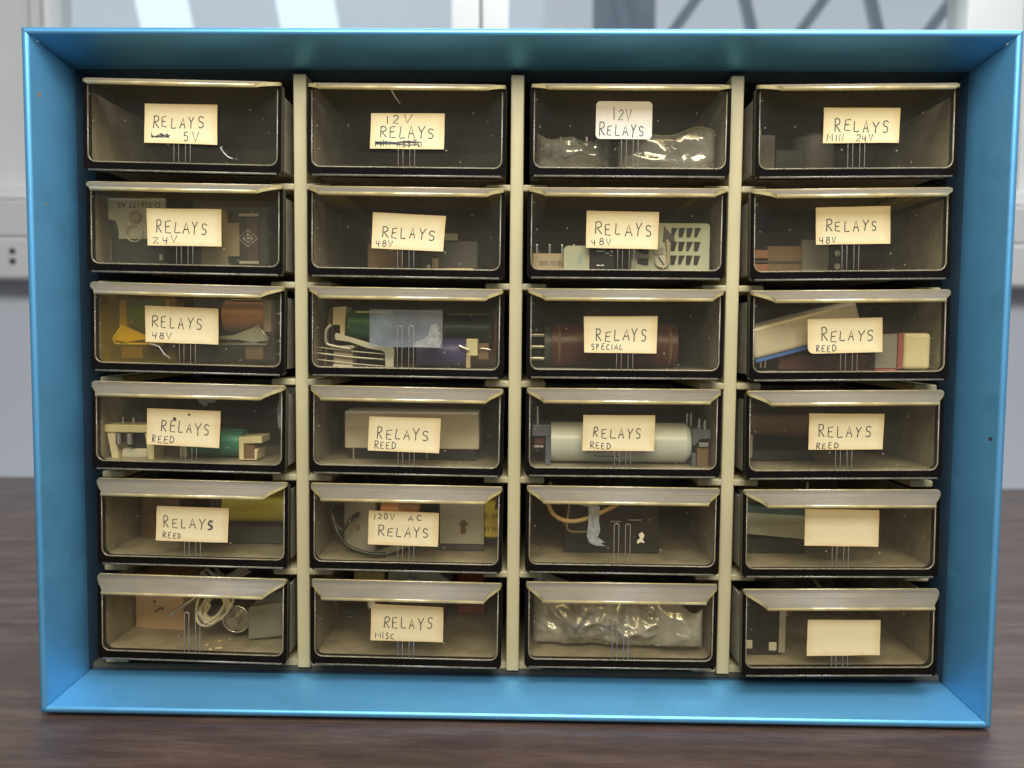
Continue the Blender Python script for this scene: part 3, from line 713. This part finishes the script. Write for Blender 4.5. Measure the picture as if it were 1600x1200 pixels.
o = item(2, 3, 'relay_socket', 'pale grey relay socket with slots, screw and hook, right in 48V drawer', 25, 8, F, 'relay socket')
b = MB(); b.prism(rrect(-21, 20.5, 0, 25.6, (.4, .4, 2, 2)), 0, 16); b.build('body', 'palegreen', o)
for rr in range(3):
    for cc in range(4):
        x = -.2+cc*4.15; z = 18.2-rr*7.3; b = MB(); b.prism([(x, z), (x+2.0, z), (x+3.4, z+4.9), (x, z+4.9)] if (rr+cc) % 3 else [(x, z), (x+1.4, z+.2), (x+2.4, z+2.6), (x+3.5, z+4.9), (x+.2, z+4.9)], -.35, .05); b.build('slot', 'black', o)
for rr in range(2):
    z = 3.2+rr*6.0; b = MB(); b.prism([(-17.8, z+1.0), (-14.6, z), (-12, z), (-12, z+3.6), (-17.8, z+3.6)], -.35, .05); b.build('slot', 'black', o)
b = MB(); b.cyl((-5.2, -1.4, 5.2), (-5.2, -.05, 5.2), 3.3); sc_ = b.build('screw', 'zinc', o); b = MB(); b.box(-.35, .35, -.2, .2, -3, 3, rot=('Y', -.6)); sl = b.build('screw_slot', 'print', sc_); sl.location = Vector((-5.2, -1.45, 5.2))*MM
wire(o, 'hook', 'beige', [(-2.5, -1.2, 16.5), (-1.8, -1.6, 12), (-1.8, -1.6, 6), (-2.6, -1.6, 3), (-5, -1.8, 1.4)], .9)
b = MB(); b.prism([(-4, 24), (-1, 20.5), (1.6, 18), (1.8, 16), (-4.5, 15.8)], -.5, .05); b.build('dark_cutout', 'darkgrey', o)
b = MB(); b.prism([(-10.6, 12.6), (-4, 12.6), (-4, 8.8), (-8.6, 8.8)], -.5, .05); b.build('grey_insert', 'grey', o)
o = item(2, 3, 'relay', 'low beige relay module with four upright pins, left in socket drawer', -36, 12, F)
box(o, 'body', 'beige', -13, 8, 0, 18, 0, 9.5, .5)
for x in (-10.5, -3.6, 3.2, 9.6): box(o, 'pin', 'chrome', x-.55, x+.55, 3, 3.5, 9.6, 14.6, .15)
text_mesh('printed_code', '0031701EC', 3.4, 'darkgrey', o, (-2.4, -.1, 4.0), sx=.85)
o = item(2, 3, 'relay', 'pale green capped relay with black end and cyan print beside low beige module', -19, 5, F)
b = MB(); b.prism(rrect(-13.3, .3, 0, 13, (.3, .3, .6, 2.5)), 0, 14); b.build('cap', 'palegreen', o); box(o, 'black_end', 'black', .5, 13.8, .6, 14, 0, 12.6, .5)
for x, z, ww in ((4, 9.8, 4.2), (8.6, 8.8, 2.4), (11, 7.6, 1.6), (4, 2.2, 4.2)): box(o, 'contact', 'chrome', x, x+ww, .1, .5, z, z+.7, .1)
text_mesh('printed_code', 'TVSI', 3.2, 'cyan_print', o, (-5, -.08, 6.4), (math.pi/2, math.pi/2, 0))

o = item(2, 4, 'relay', 'dim relay with two copper blocks, brown body and grey end', -24, 16, F)
for z in (7.6, 0.0): box(o, 'copper_block', 'dull_copper', -24.5, -14, 0, 8, z, z+4.6, .5)
box(o, 'body', 'brown', -13.9, 5, 2, 20, .6, 14.6, .6); box(o, 'grey_end', 'grey', 5.2, 20.5, 4, 24, 0, 18.5, 1); box(o, 'terminal_block', 'black', 20.7, 29, 4, 20, 0, 14, .5)
for z in (4, 11): cyl(o, 'screw', 'zinc', (24.5, 3, z), (24.5, 4, z), 1.6)
b = MB(); b.box(-24, 5, 1.2, 1.9, 5.6, 6.6); b.build('blade', 'darkgrey', o)

# row 3
def cased(r, c, label, x, w2, h, case, coil, frame, flip):
    o = item(r, c, 'relay', label, x, 7, F); s = -1 if flip else 1
    box(o, 'case', case, -w2, w2, 0, 30, 0, h, 1.2)
    b = MB(); b.cyl((-w2*.42, 15, h-11.5), (w2*.62, 15, h-11.5), 8.6); b.build('coil', coil, o)
    box(o, 'end_cheek', 'beige', -w2*.62, -w2*.43, 5, 25, h-20.5, h-2.8, .4) if not flip else box(o, 'end_cheek', 'beige', w2*.63, w2*.82, 5, 25, h-20.5, h-2.8, .4)
    b = MB(); b.prism([(s*-w2*.74, h-25), (s*-w2*.5, h-17), (s*w2*.1, h-22.4), (s*w2*.8, h-23), (s*w2*.8, h-24.6), (s*0, h-24.6), (s*-w2*.4, h-26)], 4, 6); b.build('armature', frame, o)
    b = MB(); b.tube([(s*-w2*.5, 4, h-16.5), (s*-w2*.76, 4, h-24), (s*-w2*.72, 4, h-27), (s*w2*.6, 4, h-27)], .7, 6); b.build('spring', frame, o)
    box(o, 'contact_block', 'brown', s*-w2*.58 if not flip else w2*.18, s*-w2*.02 if not flip else w2*.62, 5, 20, 2.6, h-28.2, .4)
    box(o, 'contact_strip', 'chrome', -w2*.58 if not flip else w2*.18, -w2*.36 if not flip else w2*.5, 3.2, 4.2, h-27.6, h-26.2, .2)
    return o
o = cased(3, 1, 'relay in yellow clear case with green coil, left behind 48V label', -29.5, 20.5, 37.5, 'yellow_case', 'green_coil', 'paleyellow', False)
box(o, 'bobbin_end', 'paleyellow', 13.4, 15, 5, 25, 15, 35, .3)
o = cased(3, 1, 'relay in clear case with copper coil, right behind 48V label', 23, 22.5, 38, 'clear_case', 'copper', 'zinc', True)
box(o, 'coil_label', 'paleyellow', -5, 12, 9, 21, 35.2, 35.5, .1)
for z in (5, 12, 22, 27): box(o, 'terminal', 'chrome', 22.6, 25.4, 4, 4.8, z, z+1.2, .2)

o = item(3, 2, 'relay', 'relay with shiny green coil and white angled frame, left behind tape', -24, 8, F)
b = MB(); b.cyl((-10, 14, 23.2), (14.5, 14, 22), 8.3); b.build('coil', 'green_coil', o)
box(o, 'coil_label', 'paleyellow', -6, 13, 8, 18, 29.6, 30.6, .2)
b = MB(); b.prism([(-17.5, 32.5), (-10.4, 33), (-11.5, 16), (-13.5, 15.6), (-13.8, 22.8), (-17.8, 23)], 5, 20); b.build('end_cheek', 'creamrelay', o)
b = MB(); b.prism([(-16.2, 17), (-15.6, 18.6), (8.8, 11.4), (15, 11.2), (16.4, 10), (16, 0), (11.5, 0), (11.2, 7.8), (9.6, 9.0), (2, 10.2), (-8, 13.6), (-15.8, 14.6)], 2.5, 5); b.build('frame', 'ceramic', o, bevel=.3)
wire(o, 'armature_link', 'zinc', [(-18, 3, 23), (-20.6, 2.5, 20), (-20.8, 2.5, 14), (-18.6, 2.5, 11.8), (-7, 2.5, 9.8)], .9)
box(o, 'black_gap', 'black', -18.4, -16.4, 3.4, 6, 12.2, 22.6, .2)
box(o, 'contact_block', 'beige', -17.4, -6.8, 5, 14, 1, 10.4, .3); box(o, 'clamp', 'ceramic', -17.6, -6.6, 4, 15, -.1, 1.2, .3); box(o, 'clamp_top', 'ceramic', -18.6, -6, 4, 15, 10.2, 11.6, .3)
for z, d_ in ((10.6, -3.4), (7.4, -3.2), (3.9, -3.4)): wire(o, 'contact_spring', 'zinc', [(-26, 3.6, z), (-20, 3.4, z-.6), (-7, 3.4, z-2.0), (11, 3.6, z+d_)], .35 if z != 7.4 else .55)
wire(o, 'brown_lead', 'brown', [(-22.6, 7, 0.5), (-21.6, 6, 8), (-20.6, 7, 18), (-19.5, 8, 32)], .9)
o = item(3, 2, 'relay', 'dim relay with dark green coil lying behind the blue coil', 30, 38, F)
cyl(o, 'coil', 'darkgreen_coil', (-14, 13, 20.5), (14, 13, 20.5), 9.8); box(o, 'end_cheek', 'beige', -22, -14.2, 3, 23, 12, 33, .4); box(o, 'coil_label', 'paleyellow', -12, 12, 6, 20, 29.6, 30.4, .2); box(o, 'base', 'brown', -22, 17, 3, 24, 0, 10, .4); box(o, 'post', 'rust', 15.5, 17.5, 4, 22, 10.1, 33, .3)
o = item(3, 2, 'relay', 'blue coil relay with cream end block and silver solder lead', 18, 9, F)
cyl(o, 'coil', 'blue_coil', (-13.6, 9, 8.2), (13.4, 9, 8.2), 8.1); box(o, 'end_block', 'creamrelay', 13.6, 20, 1, 12, 6.6, 16, .6); box(o, 'foot', 'beige', 13.6, 16, 1, 12, 0, 6.5, .3); box(o, 'tail', 'brown', 20.2, 26, 2, 12, 4.8, 13.6, .4)
wire(o, 'solder_lead', 'chrome', [(10, -.6, 12.4), (12, -1, 11.2), (15.4, -.4, 9.8)], .75); wire(o, 'thin_lead', 'chrome', [(20.5, .6, 10.6), (22.5, .2, 10.8), (27, .6, 10.2)], .4)

o = item(3, 3, 'relay', 'dim maroon cylinder relay with three prongs at left, SPECIAL drawer', -4, 14, F)
cyl(o, 'body', 'maroon', (-34, 13, 12.5), (35, 13, 12.5), 12.4)
cyl(o, 'collar', 'darkgrey', (-38, 13, 12.5), (-34.1, 13, 12.5), 11)
for x in (-30, 31): cyl(o, 'band', 'brown', (x-.7, 13, 12.5), (x+.7, 13, 12.5), 12.6)
for z in (5, 11.5, 18): b = MB(); b.cyl((-46, 8, z), (-38.1, 8, z), 1.2, seg=12); b.build('prong', 'steel', o)

o = item(3, 4, 'relay', 'dark reddish relay lying under the tilted silver box', -8, 15, F); box(o, 'body', 'maroon', -24, 26, 0, 30, 0, 9, 1)
for x in (-33, -30.6): box(o, 'pin', 'steel', x-.5+0, x+.5, 2, 3, 1, 6.5, .1)
o = item(3, 4, 'relay', 'tilted silver box relay with blue bottom edge, left in REED drawer', -46, 10, F+3.6); o.rotation_euler = (0, -math.radians(15.5), 0)
box(o, 'can', 'can', 0, 60, 0, 30, 1.9, 19, 2.0); box(o, 'base', 'blue_card', .6, 59, .6, 29, 0, 1.8, .2)
o = item(3, 4, 'relay', 'cream capped relay with dull red middle and side pins, right of label', 31, 7, F)
b = MB(); b.box(.8, 15, 0, 18, 1.2, 20.6, 0, 2); b.build('cap', 'creamrelay', o); box(o, 'body', 'grey', -14, -2.4, 1, 18, 1.6, 20, .4); box(o, 'red_band', 'red', -2.2, .6, .6, 18, 1.4, 20.2, .2); box(o, 'red_foot', 'red', -14, -2.4, .4, 18, .1, 1.4, .2)
for z in (2.8, 10, 17.6): cyl(o, 'pin', 'chrome', (15.1, 5, z), (18, 5, z), .6)

# row 4
o = item(4, 1, 'reed_relay', 'cream reed relay stand with two silver pins, left behind spotted label', -39, 9, F)
box(o, 'bridge', 'creamrelay', -11, 18, 0, 14, 14.6, 19, .8)
for s, x0 in ((-1, -10), (1, 16)): b = MB(); b.prism([(x0, 14.5), (x0+3*-s*1.6, 14.5), (x0-s*6.2, .2), (x0-s*2.6, .2)] if s < 0 else [(x0, 14.5), (x0-5, 14.5), (x0-3.4, .2), (x0-.4, .2)], 1, 13); b.build('leg', 'creamrelay', o)
box(o, 'foot', 'ceramic', -3.6, 11, 3, 14, 0, 5.6, 1.4)
for x in (-2, 4): cyl(o, 'pin', 'chrome', (x, 3, 19.1), (x, 3, 23), .75); cyl(o, 'terminal', 'chrome', (x-.8, -.4, 8.4), (x-.8, -.4, 14.4), 1.7)
box(o, 'dark_core', 'black', 2, 10, 3.4, 12, 6, 14.2, .4)
o = item(4, 1, 'reed_relay', 'teal coil reed relay with cream ends, right behind spotted label', 6, 13, F)
cyl(o, 'coil', 'teal_coil', (-13, 9, 8.2), (17, 9, 8.2), 7.7)
b = MB(); b.box(-17, -13.1, 1, 17, 0, 10, 0, 1.5); b.build('end_block', 'creamrelay', o)
b = MB(); b.prism([(17.2, 0), (27, 0), (27.5, 6), (20, 6), (20, 9), (30, 9.4), (30, 13.4), (17.2, 12.6)], -2, 12); b.build('end_block', 'creamrelay', o, bevel=.4); box(o, 'dark_window', 'brown', 20, 26, -2.4, -2.1, 1, 8.4, .1)
o = item(4, 1, 'reed_relay', 'dark coil with white curved ends standing at back behind spotted label', 8, 46, F)
cyl(o, 'coil', 'black', (-17, 12, 22), (24, 12, 22), 10)
b = MB(); b.prism([(-24, 40), (-13, 40), (-12, 30), (-13.5, 26), (-20, 25.5), (-23.5, 29)], 4, 16); b.build('white_end', 'white', o, bevel=.6)
b = MB(); b.prism([(26, 38), (39, 38), (39, 33), (37, 30), (31, 13), (25.6, 13), (24.6, 24), (26.4, 31)], 2, 14); b.build('white_end', 'white', o, bevel=.6)
o = item(4, 2, 'reed_relay', 'plain satin grey metal can lying behind RELAYS REED label', 0, 22, F)
b = MB(); b.box(-38, 38, 0, 30, 6.2, 27.5, 0, 1.0); b.build('can', 'can', o); box(o, 'base', 'black', -36, 36, 2, 28, 0, 6.1, .4)
for x in (-33.5, 8): box(o, 'pin', 'steel', x, x+.9, .8, 1.4, .4, 6.0, .1)
o = item(4, 3, 'reed_relay', 'thick white cylinder reed relay with blue-grey end caps and pins', 0, 6, F)
b = MB(); b.cyl((-38, 13, 11.6), (36, 13, 11.6), 11.0, seg=48); b.cyl((36.01, 13, 11.6), (38.6, 13, 11.6), 11.0, 9.2, seg=48); b.build('tube', 'white', o)
b = MB(); b.box(-48.4, -38.2, 2, 24, 15.6, 22, 0, .6); b.box(-41, -38.2, 2, 24, 0, 15.5, 0, .4); b.build('end_cap', 'bluegrey', o); box(o, 'terminal', 'chrome', -47.6, -42, 1.4, 3, 9.6, 10.8, .2); box(o, 'core', 'maroon', -47, -41.2, 4, 20, 10.9, 15, .3)
b = MB(); b.prism([(38.8, 20.6), (48.4, 20.2), (48.4, 15.6), (42.5, 15.2), (40.2, 11.8), (38.8, 11.6)], 2, 24); b.box(38.8, 40.8, 2, 24, 0, 7.2, 0, .4); b.build('end_cap', 'bluegrey', o); box(o, 'terminal', 'chrome', 42, 47.4, 1.4, 3, 11, 13.4, .3); box(o, 'foot', 'brown', 41.4, 47.8, 3, 20, 0, 10.4, .4)
for x, y, zt_ in ((-45.5, 3, 28), (-45.5, 14, 31), (38.6, 18, 27.5), (40.5, 16, 28), (43, 6, 26), (45.4, 3, 25.5)): cyl(o, 'pin', 'chrome', (x, y, 20.3 if x > 0 else 22.1), (x, y, zt_), .8)
b = MB()
for k in range(8): b.box(-14+k*1.7, -13.2+k*1.7+.3*(k % 3), 4.0, 4.6, 4.6, 5.8)
b.build('print_mark', 'print', o)
o = item(4, 4, 'reed_relay', 'brown cylinder reed relay on cream block, left behind REED label', -26, 30, F)
cyl(o, 'coil', 'brown', (-19, 12, 20), (22, 12, 20), 7.4); box(o, 'end_block', 'beige', -21, -15.4, -6, 14, 2.4, 15.5, .8); box(o, 'end_cheek', 'black', -22, -19.2, 4, 20, 9, 29, .4); box(o, 'base', 'black', -15, 22, 2, 20, 0, 6, .4)

# row 5
o = item(5, 1, 'reed_relay', 'brown box relay at back left behind REED label with heavy S', -37, 40, F); box(o, 'body', 'brown', -10.5, 13, 0, 28, 0, 25, .8); box(o, 'foil', 'can', 1, 12, -.5, -.1, 1, 14, .1); box(o, 'cap', 'bluegrey', -10.5, 13, 0, 28, 25.1, 32, .6)
o = item(5, 1, 'reed_relay', 'yellow taped cylinder relay lying on a dark base', 22, 30, F)
cyl(o, 'tube', 'yellow', (-18, 11, 20), (22, 11, 20.5), 9.6); box(o, 'base', 'darkgrey', -24, 24, 1, 22, 0, 9.8, .6); box(o, 'end_cap', 'darkgrey', -25, -18.2, 2, 20, 10, 29, .6)
o = item(5, 2, 'relay', 'open frame relay with bent zinc plate, copper coil and black wire', -26, 9, F)
b = MB(); b.hexa([(-11, 8, 4), (7.6, 0, 0), (7.6, 0, 34), (-11, 8, 36), (-10.4, 9.4, 4), (8.2, 1.6, 0), (8.2, 1.6, 34), (-10.4, 9.4, 36)]); pl = b.build('plate', 'zinc', o)
b = MB(); b.hexa([(8.4, 0, 0), (28, 14, 4), (28, 14, 7), (8.4, 0, 4), (8.4, 2, 0), (28, 16, 4), (28, 16, 7), (8.4, 2, 4)]); b.build('lower_bracket', 'zinc', o)
b = MB(); b.cyl((-2.6, 3.6, 16), (-2.6, 4.4, 16), 1.6, seg=16); b.build('hole', 'brown', pl)
cyl(o, 'coil', 'copper', (9, 16, 22), (30, 18, 22), 12.2); box(o, 'cellophane', 'bag', 20, 32, 4, 30, 26, 34, 1)
wire(o, 'black_wire', 'black_wire', [(-2, 5, 24), (-6, 0, 21), (-10, -1, 15.6), (-15, 0, 20), (-17, 4, 26.6), (-15, 5, 29), (-11, 6, 29)], 1.1)
wire(o, 'black_wire', 'black_wire', [(-15.8, 2, 23), (-13, -2, 16), (-8, -3.4, 8.6), (-1, -3.6, 5), (6, -3.2, 3.2), (14, -2, 2.6)], 1.15)
o = item(5, 2, 'relay', 'zinc bracket relay with arrow hole and yellow sticker, right of label', 29, 26, F)
b = MB(); b.box(-13.4, 12, 0, 1.6, 4, 30, 0, .3); pl = b.build('plate', 'zinc', o); b = MB(); b.prism([(-1.4, 10), (1.6, 10), (1.6, 15), (3.4, 15), (.2, 18.4), (-3, 15), (-1.4, 15)], -.3, -.05); b.build('arrow_hole', 'brown', pl); box(o, 'foot', 'darkgrey', -16, 12, 1, 24, 0, 3.9, .4)
cyl(o, 'body', 'yellow_label', (10, 16, 17), (20, 14, 17), 13)
box(o, 'sticker', 'yellow_label', 12.4, 20.4, 1.2, 1.9, 8, 24, .1)
text_mesh('printed_line', 'SPEC. NO.', 3.3, 'print', o, (15, 1.0, 20.2)); text_mesh('printed_line', 'PART NO.', 3.3, 'print', o, (15, 1.0, 12.6))
o = item(5, 3, 'relay', 'black relay with tan wire loop and pale tag in unlabelled drawer', -6, 20, F)
box(o, 'body', 'black', -24, 30, 4, 40, 0, 30, 1)
wire(o, 'tan_wire', 'tan_wire', [(-32, 4, 40), (-34, -4, 33), (-31, -10, 25.6), (-24, -14, 22.6), (-15, -15, 23.4), (-4, -13, 27.4), (5, -8, 30.8)], 1.25)
wire(o, 'bare_lead', 'tan_wire', [(-21, 0, 32), (-22.4, -2, 20), (-21.4, -3, 14.4), (-12, -3, 14)], .45)
b = MB(); b.prism([(-20, 36), (3, 38), (-2, 30), (-9, 27), (-17, 29)], -1.6, -1.0); tg = b.build('tag', 'palegreen', o); text_mesh('printed_code', 'ECA 8-4', 4.2, 'print', tg, (-8.4, -1.8, 32.6), (math.pi/2, math.pi, 0))
for x, z, ww in ((10, 29, 10), (12, 19, 8), (2, 18, 6)): box(o, 'terminal', 'steel', x, x+ww, 3.2, 3.9, z, z+.8, .1)
o = item(5, 4, 'relay', 'pale slab relay with teal board on top, left of upper blank label', -28, 28, F)
b = MB(); b.hexa([(-20, 0, 12), (20, 0, 8.6), (20, 0, 22), (-20, 0, 24), (-20, 24, 12), (20, 24, 8.6), (20, 24, 22), (-20, 24, 24)]); b.build('slab', 'palegreen', o)
b = MB(); b.hexa([(-20, 0, 24.2), (20, 0, 22.2), (20, 0, 25), (-20, 0, 28), (-20, 24, 24.2), (20, 24, 22.2), (20, 24, 25), (-20, 24, 28)]); b.build('board', 'dark_teal', o)
box(o, 'base', 'black', -20, 20, 2, 24, 0, 8.4, .4); box(o, 'top_block', 'grey', -18, 4, 6, 22, 28.1, 36, .8); wire(o, 'clear_lead', 'rib', [(18.5, -2, 42), (18.6, -3, 33), (19.6, -3, 28)], .8)

# row 6
o = item(6, 1, 'carton', 'small pinkish cardboard box at back left, beside white wires', -34, 34, F, 'box')
box(o, 'card', 'kraft', -13, 17, 0, 30, 0, 33, .5, rot=('Z', -.10)); b = MB()
for (x, z) in ((-2, 17), (2, 13), (.5, 12.4), (3, 12.8), (-1, 11)): b.cyl((x, -.9, z), (x, -.2, z), .6, seg=8)
b.build('spot', 'print', o)
o = item(6, 1, 'wire_bundle', 'tangled bundle of white wires in the cardboard box drawer', 3, 16, F, 'wires')
rg = random.Random(4)
J = lambda a: rg.uniform(-a, a)
for k in range(7):
    q_ = k/6
    wire(o, 'wire', 'white_wire', [(-14+9*q_+J(1), 26, 33+J(3)), (-6+11*q_, 10+J(4), 38-4*q_+J(1.5)), (7+4*q_+J(2), 3+J(4), 30-7*q_), (10-3*q_+J(2), 0+J(3), 19-4*q_+J(2)), (3-4*q_+J(2), -1+J(2), 10.5+5*q_), (-5+3*q_+J(2), 1+J(3), 14+6*q_+J(2)), (-6+5*q_+J(2), 5, 22+J(3)), (3*q_+J(2), 12, 29+J(2)), (10+6*q_, 24, 35+J(2))], .80)
wire(o, 'lead_end', 'steel', [(-22, -2, 15), (-14, 0, 21), (-8, 3, 25)], 1.0)
o = item(6, 1, 'potentiometer', 'round shafted metal part left of the dark grey can', 17, 15, F, 'component'); cyl(o, 'body', 'steel', (0, 6, 12), (0, 14, 12), 7.4); cyl(o, 'shaft', 'steel', (0, -1, 12), (0, 5.9, 12), 3.2); b = MB(); b.tube([(7.6*math.cos(t), 5.4, 12+7.6*math.sin(t)) for t in [k*math.pi/12 for k in range(24)]], .7, 6, closed=True); b.build('ring', 'chrome', o)
o = item(6, 1, 'relay', 'dark grey metal can right of the white wires', 34, 19, F)
b = MB(); b.hexa([(-10, 0, 0), (11, 3, 1.6), (11, 3, 22), (-10, 0, 19), (-10, 26, 0), (11, 29, 1.6), (11, 29, 22), (-10, 26, 19)]); b.build('can', 'grey', o, bevel=1.4)
for k, (x, y, z) in enumerate(((4, 14, 0), (9, 20, 0), (8, 8, 0), (12, 10, 0))):
    dx, dy, dz = D[(6, 1)]; b = MB(); b.box(-1.6, 1.6, -1.2, 1.2, 0, .7, bev=.3)
    f_ = b.build('crumb', 'fleck'); f_.location = Vector((dx+x, dy+y-3, dz+F))*MM; f_.rotation_euler = (0, 0, k*1.1); f_.scale = (.5+.25*k, .7, 1)
    tag(f_, 'tiny buff crumb on the tray floor below the white wires', 'crumb', 'crumbs on the tray floor')
o = item(6, 2, 'relay', 'dim ceramic relay with brass end at back of MISC drawer', -6, 52, F)
b = MB(); b.prism([(-14, 22), (-12, 33), (16, 33), (25, 27), (25, 16), (-10, 14)], 0, 26); b.build('body', 'ceramic', o, bevel=1); box(o, 'support', 'darkgrey', -12, 22, 2, 24, 0, 13.8, .5)
cyl(o, 'terminal', 'steel', (2, -3, 26), (2, -.2, 26), 3.2); cyl(o, 'terminal', 'steel', (-8, -3, 25), (-8, -.2, 25), 2.6); box(o, 'brass_end', 'paleyellow', -34, -15, 2, 16, 18, 32, 1.5); box(o, 'solder', 'chrome', -26, -19, -2, 4, 8, 17, 2)
o = item(6, 2, 'relay', 'rust orange coil at the back right of the MISC drawer', 30, 70, F); box(o, 'coil', 'rust', -8, 10, 0, 30, 0, 36, 1); 
o = item(6, 3, 'relay', 'dark relay wrapped inside the big crumpled bag', -8, 20, F); box(o, 'body', 'darkgrey', -20, 20, 0, 20, 2, 16, 2); box(o, 'yellow_spot', 'paleyellow', 2, 10, -.6, -.1, 12, 17.8, .1)
bag(6, 3, 'big crumpled clear bag filling the unlabelled bottom drawer', -47, 34, F+1, 47, 4, 40, 8, 3.0, nx=20, nz=12, fs=24, mat='bag_white')
bag(6, 3, 'small clear bag corner right of the big crumpled bag', 20, 47, F+3, 36, 4, 22, 2, 1.2, nx=5, nz=4, fs=30, mat='bag_white')
o = item(6, 4, 'relay', 'black relay with pale square contacts and grey bar, left of lower blank label', -36, 14, F)
box(o, 'body', 'black', -12, 8, 2, 26, 0, 34, .6); box(o, 'bar', 'zinc', 8.4, 12, 1, 4, 1.6, 33, .3)
for x, z in ((-10.4, 3.6), (3, 2.6)): box(o, 'contact', 'ceramic', x, x+4.4, 1, 1.9, z, z+4.8, .5)
cyl(o, 'screw', 'chrome', (13.5, 3, 24), (13.5, 6, 24), 2.2)
wire(o, 'tan_wire', 'tan_wire', [(-10, 16, 42), (2, 12, 40.5), (16, 14, 42), (30, 24, 40), (34, 16, 36), (35, 8, 32), (31, 8, 24)], .8)

for ob in list(bpy.data.objects):
    if ob.type == 'MESH' and ob.name.startswith(('can', 'cap', 'body')):
        pass
